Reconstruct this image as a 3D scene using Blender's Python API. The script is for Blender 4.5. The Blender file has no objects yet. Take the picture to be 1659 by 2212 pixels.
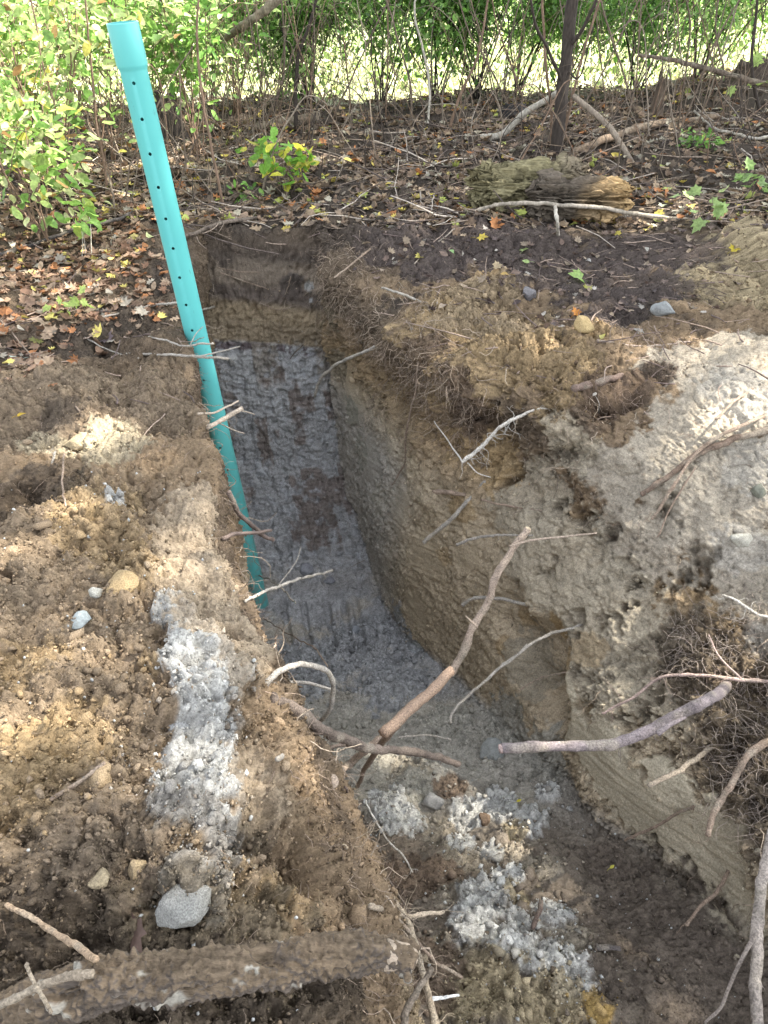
import bpy, math, random
import numpy as np
from mathutils import Vector
from mathutils.bvhtree import BVHTree

R = math.radians
random.seed(7)
rng = np.random.default_rng(11)
scene = bpy.context.scene
C = scene.collection

# ------------------------------------------------------------------ camera, sky, sun, exposure
PITCH = 37.0
CAM = np.array([0.0, 0.0, 1.5])
FP = 1597.5                       # focal length in pixels of the 1659 x 2212 view
cd = bpy.data.cameras.new('camera'); cam = bpy.data.objects.new('camera', cd); C.objects.link(cam)
cam.location = CAM; cam.rotation_euler = (R(90 - PITCH), 0, 0)
cd.sensor_fit = 'VERTICAL'; cd.sensor_height = 36; cd.lens = 26; cd.clip_start = .05; cd.clip_end = 500
scene.camera = cam

SUN = np.array([.58, .16, .80]); SUN /= np.linalg.norm(SUN)
w = bpy.data.worlds.new("World"); scene.world = w; w.use_nodes = True
nt = w.node_tree; bg = nt.nodes['Background']; bg.inputs['Strength'].default_value = .12
sky = nt.nodes.new('ShaderNodeTexSky'); sky.sky_type = 'NISHITA'; sky.sun_disc = False
sky.sun_elevation = math.asin(SUN[2]); sky.sun_rotation = math.atan2(SUN[0], SUN[1])
hs = nt.nodes.new('ShaderNodeHueSaturation'); hs.inputs['Saturation'].default_value = .30
nt.links.new(sky.outputs[0], hs.inputs['Color']); nt.links.new(hs.outputs[0], bg.inputs[0])
sl = bpy.data.lights.new('sun', 'SUN'); sl.energy = 4.0; sl.angle = R(.6); sl.color = (1, .94, .84)
so = bpy.data.objects.new('sun', sl); C.objects.link(so)
so.rotation_euler = Vector(-SUN).to_track_quat('-Z', 'Y').to_euler(); so.location = (6, 4, 9)
scene.view_settings.view_transform = 'Standard'; scene.view_settings.look = 'None'
scene.view_settings.exposure = 2.80; scene.view_settings.gamma = 1
scene.cycles.max_bounces = 6; scene.cycles.diffuse_bounces = 3; scene.cycles.transparent_max_bounces = 4

cp, sp_ = math.cos(R(PITCH)), math.sin(R(PITCH))
def ray(x, y):
    """direction through a picture point, scaled so that its depth along the lens axis is 1"""
    u = (x - 829.5) / FP; v = (1106 - y) / FP
    return np.array([u, cp + v * sp_, -sp_ + v * cp])
def P(x, y, z):                   # picture point -> world at height z
    d = ray(x, y); return CAM + d * (z - 1.5) / d[2]
def V(x, y, Y):                   # picture point -> world at forward distance Y
    d = ray(x, y); return CAM + d * Y / d[1]

# ------------------------------------------------------------------ noise
def _h(ix, iy, iz, s):
    n = (ix * 374761393 + iy * 668265263 + iz * 1274126177 + s * 974634777) & 0xffffffff
    n = ((n ^ (n >> 13)) * 1274126177) & 0xffffffff
    n = ((n ^ (n >> 16)) * 2246822519) & 0xffffffff
    return ((n ^ (n >> 15)) & 0xffffff) / float(0xffffff)
def vnoise(p, f, s=0):
    q = p * f; i = np.floor(q).astype(np.int64); t = q - i; t = t * t * (3 - 2 * t)
    r = 0
    for dx in (0, 1):
        wx = t[:, 0] if dx else 1 - t[:, 0]
        for dy in (0, 1):
            wy = t[:, 1] if dy else 1 - t[:, 1]
            for dz in (0, 1):
                wz = t[:, 2] if dz else 1 - t[:, 2]
                r = r + wx * wy * wz * _h(i[:, 0] + dx, i[:, 1] + dy, i[:, 2] + dz, s)
    return r * 2 - 1
def fbm(p, f, o=3, s=0, g=.5):
    r = 0; a = 1; t = 0
    for k in range(o):
        r = r + a * vnoise(p, f * 2.03 ** k, s + k * 17); t += a; a *= g
    return r / t
def cells(p, f, s=0):
    """distance to the nearest cell point, and a random value of that cell"""
    q = p * f; i = np.floor(q).astype(np.int64)
    best = np.full(len(p), 9.0); val = np.zeros(len(p))
    for dx in (-1, 0, 1):
        for dy in (-1, 0, 1):
            for dz in (-1, 0, 1):
                jx, jy, jz = i[:, 0] + dx, i[:, 1] + dy, i[:, 2] + dz
                a = _h(jx, jy, jz, s)
                d = (jx + a - q[:, 0]) ** 2 + (jy + _h(jx, jy, jz, s + 1) - q[:, 1]) ** 2 + (jz + _h(jx, jy, jz, s + 2) - q[:, 2]) ** 2
                m = d < best; best = np.where(m, d, best); val = np.where(m, a, val)
    return np.sqrt(best), val
def sstep(a, b, x):
    t = np.clip((x - a) / (b - a), 0, 1); return t * t * (3 - 2 * t)

# ------------------------------------------------------------------ mesh helpers
def mesh_obj(name, verts, faces, mat, parent=None, smooth=True, col=None, quads=None):
    """faces: (n,k) int array; col: per-vertex colours"""
    verts = np.asarray(verts, dtype=np.float32); me = bpy.data.meshes.new(name)
    if isinstance(faces, np.ndarray): fl = [faces]
    else: fl = [np.asarray(f, dtype=np.int32) for f in faces if len(f)]
    me.vertices.add(len(verts)); me.vertices.foreach_set('co', verts.ravel())
    nl = sum(f.size for f in fl); nf = sum(len(f) for f in fl)
    me.loops.add(nl); me.polygons.add(nf)
    me.loops.foreach_set('vertex_index', np.concatenate([f.ravel() for f in fl]).astype(np.int32))
    st = []; o = 0
    for f in fl:
        st.append(o + np.arange(len(f)) * f.shape[1]); o += f.size
    me.polygons.foreach_set('loop_start', np.concatenate(st).astype(np.int32))
    me.update(calc_edges=True)
    if smooth: me.polygons.foreach_set('use_smooth', np.ones(nf, dtype=bool))
    if col is not None:
        col = np.asarray(col, dtype=np.float32)
        if col.shape[1] == 3: col = np.concatenate([col, np.ones((len(col), 1), np.float32)], 1)
        a = me.color_attributes.new('Col', 'FLOAT_COLOR', 'POINT'); a.data.foreach_set('color', col.ravel())
    me.materials.append(mat)
    ob = bpy.data.objects.new(name, me); C.objects.link(ob)
    if parent is not None:
        ob.parent = parent
        # verts are given in world space: keep them relative to the parent's base
        pl = np.array(root_loc(parent), dtype=np.float32)
        me.vertices.foreach_set('co', (verts - pl).ravel()); me.update()
    return ob
def root_loc(o):
    l = np.array(o.location)
    while o.parent: o = o.parent; l = l + np.array(o.location)
    return l
def tag(o, label=None, cat=None, group=None, kind=None):
    if label: o['label'] = label
    if cat: o['category'] = cat
    if group: o['group'] = group
    if kind: o['kind'] = kind
    return o
def empty(name, loc, label, cat, group=None):
    o = bpy.data.objects.new(name, None); C.objects.link(o); o.location = [float(v) for v in loc]; o.empty_display_size = .1
    return tag(o, label, cat, group)
def recentre(o, base):
    """move a mesh object's origin to its base without moving the shape"""
    me = o.data; n = len(me.vertices); a = np.empty(n * 3, np.float32); me.vertices.foreach_get('co', a)
    a = a.reshape(-1, 3) - np.asarray(base, np.float32); me.vertices.foreach_set('co', a.ravel()); me.update(); o.location = [float(v) for v in base]

def smooth_path(pts, n=6):
    p = np.asarray(pts, float)
    if len(p) < 3:
        t = np.linspace(0, 1, n * (len(p) - 1) + 1)[:, None]; return p[0] * (1 - t) + p[-1] * t
    q = np.vstack([2 * p[0] - p[1], p, 2 * p[-1] - p[-2]]); out = []
    for i in range(1, len(q) - 2):
        a, b, c, d = q[i - 1], q[i], q[i + 1], q[i + 2]
        for t in np.arange(n) / n:
            out.append(.5 * (2 * b + (c - a) * t + (2 * a - 5 * b + 4 * c - d) * t * t + (3 * b - a - 3 * c + d) * t ** 3))
    out.append(q[-2]); return np.array(out)
class MB:
    def __init__(s): s.v = []; s.q = []; s.t = []; s.c = []; s.n = 0
    def add(s, v, q=None, t=None, c=None):
        v = np.asarray(v, float)
        if q is not None and len(q): s.q.append(np.asarray(q) + s.n)
        if t is not None and len(t): s.t.append(np.asarray(t) + s.n)
        s.v.append(v); s.c.append(np.broadcast_to(np.asarray(c if c is not None else (.5, .5, .5), float), (len(v), 3))); s.n += len(v)
    def tube(s, path, rad, sides=6, c=None, rough=0.0, seed=0, flat=1.0):
        path = np.asarray(path, float); n = len(path); rad = np.broadcast_to(np.asarray(rad, float), (n,)).copy()
        tan = np.gradient(path, axis=0); tan /= np.linalg.norm(tan, axis=1)[:, None] + 1e-9
        u = np.cross(tan[0], (0.13, .21, .97)); 
        if np.linalg.norm(u) < .1: u = np.cross(tan[0], (1, 0, 0))
        us = []
        for k in range(n):
            u = u - tan[k] * (u @ tan[k]); u /= np.linalg.norm(u) + 1e-9; us.append(u.copy())
        us = np.array(us); ws = np.cross(tan, us)
        a = np.arange(sides) / sides * 2 * math.pi
        ring = path[:, None, :] + rad[:, None, None] * (np.cos(a)[None, :, None] * us[:, None, :] + flat * np.sin(a)[None, :, None] * ws[:, None, :])
        if rough:
            r = 1 + rough * fbm((ring.reshape(-1, 3)), .7 / max(rad.max(), 1e-4), 2, seed).reshape(n, sides)
            ring = path[:, None, :] + (ring - path[:, None, :]) * r[:, :, None]
        v = ring.reshape(-1, 3)
        i = np.arange(n - 1)[:, None] * sides; j = np.arange(sides)[None, :]; j2 = (j + 1) % sides
        q = np.stack([i + j, i + j2, i + sides + j2, i + sides + j], -1).reshape(-1, 4)
        v = np.vstack([v, path[0] - tan[0] * rad[0] * .3, path[-1] + tan[-1] * rad[-1] * .3])
        b = n * sides; jj = np.arange(sides); j3 = (jj + 1) % sides
        t = np.vstack([np.stack([np.full(sides, b), j3, jj], -1), np.stack([np.full(sides, b + 1), (n - 1) * sides + jj, (n - 1) * sides + j3], -1)])
        s.add(v, q, t, c)
    def build(s, name, mat, parent=None, smooth=True):
        return mesh_obj(name, np.vstack(s.v), [np.vstack(s.q) if s.q else [], np.vstack(s.t) if s.t else []], mat, parent, smooth, np.vstack(s.c))

# ------------------------------------------------------------------ materials
def new_mat(name):
    m = bpy.data.materials.new(name); m.use_nodes = True; n = m.node_tree
    return m, n.nodes, n.links, n.nodes['Principled BSDF']
def N(nodes, t, **k):
    n = nodes.new(t)
    for a, b in k.items():
        if a in n.inputs: n.inputs[a].default_value = b
        else: setattr(n, a, b)
    return n
def col_mat(name, rough=.9, bump=.0, scale=200., var=.35, spec=.2, dist=.004, stretch=None, det=5):
    """vertex colour multiplied with fine noise, plus fine bump"""
    m, n, l, b = new_mat(name)
    at = n.new('ShaderNodeAttribute'); at.attribute_name = 'Col'
    tc = n.new('ShaderNodeTexCoord')
    src = tc.outputs['Object']
    if stretch:
        mp = n.new('ShaderNodeMapping'); mp.inputs['Scale'].default_value = stretch; l.new(src, mp.inputs[0]); src = mp.outputs[0]
    nz = n.new('ShaderNodeTexNoise'); nz.inputs['Scale'].default_value = scale; nz.inputs['Detail'].default_value = det; nz.inputs['Roughness'].default_value = .65 if det < 9 else .78
    l.new(src, nz.inputs['Vector'])
    mr = n.new('ShaderNodeMapRange'); mr.inputs['From Min'].default_value = .3; mr.inputs['From Max'].default_value = .7
    mr.inputs['To Min'].default_value = 1 - var; mr.inputs['To Max'].default_value = 1 + var; l.new(nz.outputs['Fac'], mr.inputs['Value'])
    vm = n.new('ShaderNodeVectorMath'); vm.operation = 'SCALE'; l.new(at.outputs['Color'], vm.inputs[0]); l.new(mr.outputs[0], vm.inputs['Scale'])
    l.new(vm.outputs[0], b.inputs['Base Color'])
    b.inputs['Roughness'].default_value = rough; b.inputs['Specular IOR Level'].default_value = spec
    if bump:
        bp = n.new('ShaderNodeBump'); bp.inputs['Strength'].default_value = bump; bp.inputs['Distance'].default_value = dist
        l.new(nz.outputs['Fac'], bp.inputs['Height']); l.new(bp.outputs[0], b.inputs['Normal'])
    return m
def leaf_mat(name, trans=.45, rough=.5):
    m, n, l, b = new_mat(name)
    at = n.new('ShaderNodeAttribute'); at.attribute_name = 'Col'
    tc = n.new('ShaderNodeTexCoord')
    nz = n.new('ShaderNodeTexNoise'); nz.inputs['Scale'].default_value = 60; nz.inputs['Detail'].default_value = 3; l.new(tc.outputs['Object'], nz.inputs['Vector'])
    mr = n.new('ShaderNodeMapRange'); mr.inputs['From Min'].default_value = .3; mr.inputs['From Max'].default_value = .7; mr.inputs['To Min'].default_value = .7; mr.inputs['To Max'].default_value = 1.25
    l.new(nz.outputs['Fac'], mr.inputs['Value'])
    vm = n.new('ShaderNodeVectorMath'); vm.operation = 'SCALE'; l.new(at.outputs['Color'], vm.inputs[0]); l.new(mr.outputs[0], vm.inputs['Scale'])
    l.new(vm.outputs[0], b.inputs['Base Color']); b.inputs['Roughness'].default_value = rough; b.inputs['Specular IOR Level'].default_value = .35
    if trans:
        tr = n.new('ShaderNodeBsdfTranslucent'); l.new(vm.outputs[0], tr.inputs['Color'])
        mx = n.new('ShaderNodeMixShader'); mx.inputs[0].default_value = trans
        l.new(b.outputs[0], mx.inputs[1]); l.new(tr.outputs[0], mx.inputs[2]); l.new(mx.outputs[0], n['Material Output'].inputs['Surface'])
    return m
M_soil = col_mat('soil', .97, 1., 140, .55, .08, .009, det=9)
M_crumb = col_mat('soil_crumb', .97, 1., 300, .45, .08, .005)
M_root = col_mat('root_bark', .9, 1.0, 190, .6, .2, .004)
M_bark = col_mat('bark', .9, .8, 70, .5, .2, .006, (1, 1, .25))
M_rot = col_mat('rotten_wood', .95, 1.0, 60, .45, .1, .01, (.35, 1.6, 1.6))
M_stone = col_mat('stone', .85, .7, 120, .3, .3, .003)
M_litter = leaf_mat('dry_leaf', .15, .7)
M_leaf = leaf_mat('green_leaf', .5, .45)

# ------------------------------------------------------------------ the ground: a lofted sheet, one cross section for every Y
# columns: far left, left, left mid, left bank, left shoulder, left rim, wall upper, wall foot, floor left, floor right,
#          right foot, right lower, right mid, right upper, right rim, right shoulder, right bank, right, far right
Yk = np.array([-3., -.5, .5, .9, 1.25, 1.6, 1.95, 2.4, 2.85, 3.1, 3.5, 3.9, 4.3, 4.38, 4.5, 4.62, 4.74, 5.3, 6.2, 8.3, 9.2, 11., 40., 120.])
def col(xs, zs): return np.array(xs, float), np.array(zs, float)
far_z = [.14, .16, .18, .27, .24, -.02, -.1, -.5]     # heights for Y = 4.74, 5.3 ... 120 (8 values)
fz = far_z
def cc(x16, z16, xf=None):
    """16 values up to Y=4.62, then the common far profile"""
    xl = x16[-1]; xf = xf or [xl] * 8
    return np.array(x16 + xf, float), np.array(z16 + fz, float)
XL = [1.0, .42, -.12, -.21, -.32, -.42, -.54, -.69, -.83, -.91, -1.02, -1.09, -1.12, -1.13, -1.14, -1.15]
XR = [2.1, 1.9, 1.5, 1.36, 1.16, .90, .74, .52, .30, .12, -.03, -.16, -.32, -.345, -.37, -.39]
FL = [-1.06, -1.06, -1.06, -1.12, -1.18, -1.30, -1.40, -1.58, -1.72, -1.78, -1.80, -1.62, -1.28, -1.05, -.72, -.36]
add = lambda a, d: [p + q for p, q in zip(a, d if isinstance(d, (list, tuple)) else [d] * len(a))]
mix = lambda a, b, t: [p * (1 - q) + r * q for p, r, q in zip(a, b, t if isinstance(t, (list, tuple)) else [t] * len(a))]
cols = []
z0 = [0.0] * 12 + [.04, .06, .09, .12]
cols.append(cc([-70.] * 16, z0)); cols.append(cc([-9.] * 16, z0)); cols.append(cc([-3.2] * 16, [.05] * 10 + [.03] * 2 + z0[12:]))
cols.append(cc([-1.7] * 16, [.1, .1, .08, .1, .1, .08, .08, .06, .04, .02, 0, 0] + z0[12:]))
cols.append(cc(add(XL, -.32), [.08, .05, .03, .06, .07, .06, .05, .04, .03, 0, 0, 0] + z0[12:]))
ZL = [0., -.06, -.04, -.03, .0, .0, .0, 0, 0, 0, 0, 0] + z0[12:]
cols.append(cc(XL, ZL))
dU = [.3, .25, .20, .20, .17, .06, .035, .03, .03, .03, .03, .03, .03, .02, .01, .0]
zU = [-.5, -.5, -.45, -.42, -.42, -.5, -.5, -.5, -.5, -.5, -.5, -.5, -.45, -.4, -.25, -.1]
cols.append(cc(add(XL, dU), zU))
dF = [.5, .4, .30, .28, .24, .12, .10, .07, .06, .06, .06, .06, .05, .04, .03, .01]
XLF = add(XL, dF)
cols.append(cc(XLF, FL))
cols.append(cc(mix(XLF, XR, .32), add(FL, [-.03] * 12 + [-.01] * 4)))
cols.append(cc(mix(XLF, XR, .68), add(FL, [-.03] * 12 + [-.01] * 4)))
cols.append(cc(XR, FL))
# the cut face on the right and the slumped bank over it
cols.append(cc(add(XR, [.03, .03, .03, .04, .05, .06, .03, .05, .03, .02, .02, .02, .015, .01, .01, .005]),
            [-.8, -.8, -.8, -.78, -.78, -.88, -.95, -1.15, -1.2, -1.25, -1.25, -1.1, -.85, -.7, -.5, -.22]))
cols.append(cc(add(XR, [.25, .25, .22, .16, .15, .22, .24, .18, .10, .09, .08, .06, .03, .02, .02, .01]),
            [-.55, -.55, -.62, -.66, -.66, -.66, -.66, -.70, -.72, -.75, -.75, -.65, -.5, -.4, -.3, -.1]))
cols.append(cc(add(XR, [.6, .6, .40, .30, .32, .48, .56, .42, .22, .19, .16, .11, .05, .03, .02, .01]),
            [-.3, -.3, -.5, -.56, -.52, -.46, -.42, -.30, -.25, -.2, -.2, -.2, -.15, -.1, -.05, .03]))
cols.append(cc(add(XR, [1.1, 1.1, .8, .5, .58, .74, .86, .68, .38, .34, .26, .18, .09, .06, .04, .02]),
            [-.1, -.1, -.4, -.46, -.40, -.32, -.26, -.10, .04, .07, .04, .0, .03, .05, .08, .12]))
cols.append(cc([3.4, 3.2, 2.4, 2.1, 2.0, 1.9, 1.8, 1.5, 1.15, 1.0, .75, .55, .40, .35, .30, .25],
            [0., 0., -.3, -.36, -.30, -.22, -.15, .0, .12, .10, .03, .02, .05, .06, .09, .13]))
cols.append(cc([4.5, 4.3, 3.2, 2.9, 2.8, 2.7, 2.6, 2.4, 2.1, 2.0, 1.8, 1.6, 1.5, 1.45, 1.4, 1.4],
            [.2, .2, 0., -.1, -.1, -.05, .02, .12, .2, .18, .12, .08, .07, .08, .1, .14]))
cols.append(cc([9.] * 16, [.2] * 9 + [.15] * 3 + [.12] * 4)); cols.append(cc([70.] * 16, [.2] * 9 + [.15] * 3 + [.12] * 4))
NC = len(cols)
IR_L, IF_L, IF_R, IR_R = 5, 7, 10, 14       # left rim, left foot, right foot, right rim
def pchip(xk, yk, x):
    h = np.diff(xk)[:, None]; d = np.diff(yk, axis=0) / h; m = np.zeros_like(yk)
    s = d[:-1] * d[1:]; w1 = 2 * h[1:] + h[:-1]; w2 = h[1:] + 2 * h[:-1]
    with np.errstate(divide='ignore', invalid='ignore'):
        mm = (w1 + w2) / (w1 / d[:-1] + w2 / d[1:])
    m[1:-1] = np.where(s > 0, mm, 0); m[0] = d[0]; m[-1] = d[-1]
    i = np.clip(np.searchsorted(xk, x, 'right') - 1, 0, len(xk) - 2); hh = h[i]; t = ((x - xk[i])[:, None]) / hh
    return (yk[i] * (1 + 2 * t) * (1 - t) ** 2 + m[i] * hh * t * (1 - t) ** 2 + yk[i + 1] * t * t * (3 - 2 * t) + m[i + 1] * hh * t * t * (t - 1))
def ramp(segs):
    out = [segs[0][0]]
    for a, b, d0, d1 in segs:
        y = a
        while y < b - 1e-6:
            y += d0 + (d1 - d0) * (y - a) / (b - a); out.append(min(y, b))
    return np.array(out)
rows = ramp([(-3, .3, .2, .02), (.3, 3.4, .0042, .0056), (3.4, 4.3, .0056, .0046), (4.3, 4.76, .0026, .0026), (4.76, 7, .011, .02), (7, 10, .02, .07), (10, 110, .1, 4)])
cu = []
cnt = [10, 20, 56, 84, 90, 50, 84, 46, 54, 44, 84, 84, 90, 84, 96, 100, 70, 12]
for k, n in enumerate(cnt): cu += list(k + np.arange(n) / n)
cu.append(NC - 1); cu = np.array(cu)
XK = np.stack([c[0] for c in cols], 1); ZK = np.stack([c[1] for c in cols], 1)
# past the trench the inner columns fan out again to cover the ground evenly
XF = np.array([-70, -9, -4.5, -3.0, -2.2, -1.7, -1.35, -1.1, -.8, -.5, -.2, .1, .45, .8, 1.2, 1.8, 2.9, 9, 70.])
for k, t in zip(range(len(Yk)), [0] * 16 + [0, .35, .8, 1, 1, 1, 1, 1]):
    XK[k] = XK[k] * (1 - t) + XF * t
Xr = pchip(Yk, XK, rows); Zr = pchip(Yk, ZK, rows)
ck = np.arange(NC, dtype=float)
Xg = pchip(ck, Xr.T, cu).T; Zg = pchip(ck, Zr.T, cu).T
NR, NCU = Xg.shape
base = np.stack([Xg, np.repeat(rows[:, None], NCU, 1), Zg], -1)
U = np.repeat(cu[None, :], NR, 0).ravel(); Yg = base[..., 1].ravel()
def normals(g):
    a = np.gradient(g, axis=0); b = np.gradient(g, axis=1); n = np.cross(b, a); n /= np.linalg.norm(n, axis=2)[..., None] + 1e-12
    return n
def grid_faces(nr, nc):
    i = np.arange(nr - 1)[:, None] * nc + np.arange(nc - 1)[None, :]
    return np.stack([i, i + 1, i + nc + 1, i + nc], -1).reshape(-1, 4)
def bvh_of(g, sr=4, sc=3):
    c = g[::sr, ::sc]; return BVHTree.FromPolygons([tuple(v) for v in c.reshape(-1, 3).tolist()], grid_faces(*c.shape[:2]).tolist())
bv0 = bvh_of(base, 6, 4)
def hit(x, y, bv=None):
    d = ray(x, y); dn = Vector(d).normalized(); r = (bv or bv0).ray_cast(Vector(CAM), dn)
    if r[0] is None: return P(x, y, 0), np.array([0, 0, 1.]), float(((0 - 1.5) / d[2]))
    p = np.array(r[0]); return p, np.array(r[1]), float((p[1] * cp + (1.5 - p[2]) * sp_))

p3 = base.reshape(-1, 3).copy()
n3 = normals(base).reshape(-1, 3)
# --- masks
floorm = sstep(IF_L - .6, IF_L, U) * (1 - sstep(IF_R, IF_R + .3, U)) * (1 - sstep(3.5, 3.75, Yg))
endm = sstep(IF_L - .5, IF_L + .1, U) * (1 - sstep(IF_R - .05, IF_R + .2, U)) * sstep(3.45, 3.75, Yg) * (1 - sstep(4.66, 4.74, Yg))
lwall = sstep(IR_L + .05, IR_L + .3, U) * (1 - sstep(IF_L - .3, IF_L, U)) * (1 - sstep(4.65, 4.74, Yg))
rwall = sstep(IF_R, IF_R + .2, U) * (1 - sstep(IR_R - .6, IR_R - .1, U)) * (1 - sstep(4.65, 4.74, Yg))
far = sstep(4.7, 4.78, Yg)
near = 1 - sstep(6, 12, Yg)

# --- colours of the earth (soil layers and thrown spoil, plus shade painted at the end-wall corner and under the log)
HUM = (.062, .050, .040); TOP = (.115, .086, .060); BRN = (.215, .155, .098); OCH = (.33, .235, .125); TAN = (.33, .265, .175)
GRY = (.35, .347, .34); PAL = (.34, .295, .23); WHT = (.41, .40, .37); GTN = (.37, .32, .235); DKB = (.14, .112, .086)
nA = fbm(p3, 5, 4, 3); nB = fbm(p3, 17, 3, 9); nC = fbm(p3, 1.6, 3, 21); nD = fbm(p3, 45, 2, 23)
colr = np.empty((len(p3), 3)); colr[:] = HUM
amp = .6 + .45 * rwall + .15 * endm + .1 * lwall            # how crumbly the surface is
def lay(m, c, s=1.0):
    global colr
    m = np.clip(m * s, 0, 1)[:, None]; colr = colr * (1 - m) + np.array(c) * m
z = p3[:, 2]; zn = z + .05 * nA + .02 * nB
# banks
lay((1 - far) * sstep(-.1, .2, nA + .25), TOP, .8)
ybank = 1 - sstep(2.6, 3.5, Yg + .3 * nA)
lay(ybank * (1 - floorm) * (U < IR_L + 1), BRN, .9)
rb = (U > IR_R - 1.2) * (1 - sstep(4.0, 4.4, Yg + .2 * nA))
lay(rb * sstep(-.2, .15, nA + .1), BRN, .85)
# layers in the walls
W = np.clip(lwall + rwall + endm, 0, 1)
lay(W, TOP); lay(W * (1 - sstep(-.28, -.16, zn)), BRN, .8)
lay(rwall * (1 - sstep(-.42, -.3, zn)), OCH, .35); lay(rwall * (1 - sstep(-.68, -.42, zn)), (.40, .325, .225), .95)
lay(lwall * (1 - sstep(-.6, -.4, zn)), TAN, .9)
zt = z + .03 * nA + .012 * nB + .10 * (p3[:, 0] + .78)
lay(endm, (.085, .070, .060)); lay(endm * (1 - sstep(-.06, .0, zt)) * sstep(-.05, .1, nA + .1), (.25, .20, .15), .85); lay(endm * (1 - sstep(-.22, -.16, zt)), (.115, .092, .078), .85)
lay(endm * (1 - sstep(-.33, -.27, zt)), (.29, .225, .145), .9); lay(endm * (1 - sstep(-.45, -.38, zt)), (.245, .195, .135), .6)
seam = -.55; lay(endm * (1 - sstep(seam - .015, seam + .01, zt)), GRY, .95)
lay(endm * sstep(seam - .06, seam - .045, zt) * (1 - sstep(seam - .012, seam, zt)) * (np.abs(nB) < .25), (.13, .10, .10), .9)
lay(endm * sstep(seam - .35, seam - .1, zt) * (1 - sstep(seam - .02, seam, zt)) * sstep(.1, .25, vnoise(np.stack([(p3[:, 0] + .33 * (Yg - 4.3)) / .085, p3[:, 2] * 1.5, 0 * z], 1), 1., 44)), (.25, .215, .175), .8)
lay(rwall * sstep(3.0, 3.6, Yg) * (1 - sstep(-.9, -.55, zn)), GRY, .55)
# reddish brown smears and grooves on the grey end wall
q4 = np.stack([np.floor((p3[:, 0] + .33 * (Yg - 4.3)) / .085 + .35 * nB) * .6, p3[:, 2] * 5.5, 0 * z], 1)
lay(endm * (1 - sstep(-.72, -.66, zn)) * sstep(.15, .42, vnoise(q4, 1., 52) + .6 * nA + .5 * nB), (.165, .125, .10), .75)
lay(endm * (1 - sstep(-.6, -.5, z)) * sstep(.1, .5, fbm(p3, 24, 3, 53)), (.44, .445, .45), .6)
lay(floorm, GRY, .9); lay(floorm * sstep(.0, .35, nA), GTN, .6); lay(floorm * (1 - sstep(2.3, 2.9, Yg + .3 * nA)), (.35, .32, .26), .8)
lay(floorm * (1 - sstep(1.5, 2.0, Yg + .25 * nA)), DKB, .92)

THICK = np.zeros(len(p3))
def blob(x, y, r, c, s=.9, a=None, stretch=None, zz=None):
    """a patch of another soil or of painted shade, centred where the picture point meets the ground"""
    global amp, THICK
    p = hit(x, y)[0] if zz is None else P(x, y, zz)
    d = p3 - p
    if stretch is not None:
        ax = np.array(stretch[:3], float); ax /= np.linalg.norm(ax); k = stretch[3]; t = d @ ax; d = d - np.outer(t * (1 - 1 / k), ax)
    if c is WHT: r = r * .8
    q = np.linalg.norm(d, axis=1) / r + .45 * nA + .42 * nB + .35 * nD
    m = 1 - sstep(.86, 1.06, q)
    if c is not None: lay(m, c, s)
    if c is WHT or (c is not None and c[0] == .50): THICK = np.maximum(THICK, m)
    if a is not None: amp = amp * (1 - m) + a * m
AXD = (-.3, 1, 0)      # along the trench
# left bank: ochre brown spoil, then the pale ridge
for x, y, r in ((120, 1250, .5), (60, 1500, .45), (250, 1700, .42), (80, 1850, .4), (330, 1250, .25), (200, 2000, .35), (430, 1950, .25)):
    blob(x, y, r, (.235, .178, .12), .8, 1.2)
for x, y, r in ((230, 1180, .13), (300, 1230, .10), (150, 1640, .12), (60, 1450, .1), (330, 1470, .05), (30, 1700, .14), (200, 1100, .14), (460, 1900, .08)):
    blob(x, y, r, OCH, .55)
for x, y, r, k in ((425, 1400, .085, 1.8), (440, 1480, .10, 1.5), (440, 1570, .085, 1.6), (430, 1660, .085, 1.3), (400, 1750, .085, 1.2), (455, 1720, .07, 1.2), (470, 1840, .06, 1.5),
                   (500, 1470, .055, 1.2), (455, 1950, .045, 1.6), (380, 1330, .07, 1.4), (250, 1090, .035, 2), (410, 1930, .05, 1)):
    blob(x, y, r, WHT, .95, 1.1, AXD + (k,))
for x, y, r, k in ((480, 1320, .12, 2.6), (400, 1180, .10, 3), (530, 1380, .08, 2.0), (430, 1090, .08, 2), (560, 1700, .08, 1.3), (480, 1220, .07, 3)):
    blob(x, y, r, (.32, .255, .18), .75, .6, AXD + (k,))
for x, y, r in ((600, 1600, .12), (680, 1750, .1), (720, 1950, .12), (620, 1880, .08), (650, 1690, .07)): blob(x, y, r, BRN, .7, 1.1)
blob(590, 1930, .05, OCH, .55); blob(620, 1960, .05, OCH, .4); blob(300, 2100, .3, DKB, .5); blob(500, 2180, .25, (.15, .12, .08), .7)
for x, y, r in ((120, 900, .4), (250, 850, .3), (330, 900, .2), (60, 820, .3)): blob(x, y, r, (.19, .145, .10), .75, 1.0)
for x, y, r in ((60, 1050, .16), (30, 760, .2), (160, 740, .2), (300, 700, .16), (140, 910, .1)): blob(x, y, r, HUM, .7, .8)
blob(240, 960, .14, (.34, .29, .2), .8); blob(90, 960, .08, (.34, .29, .2), .7)
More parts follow.
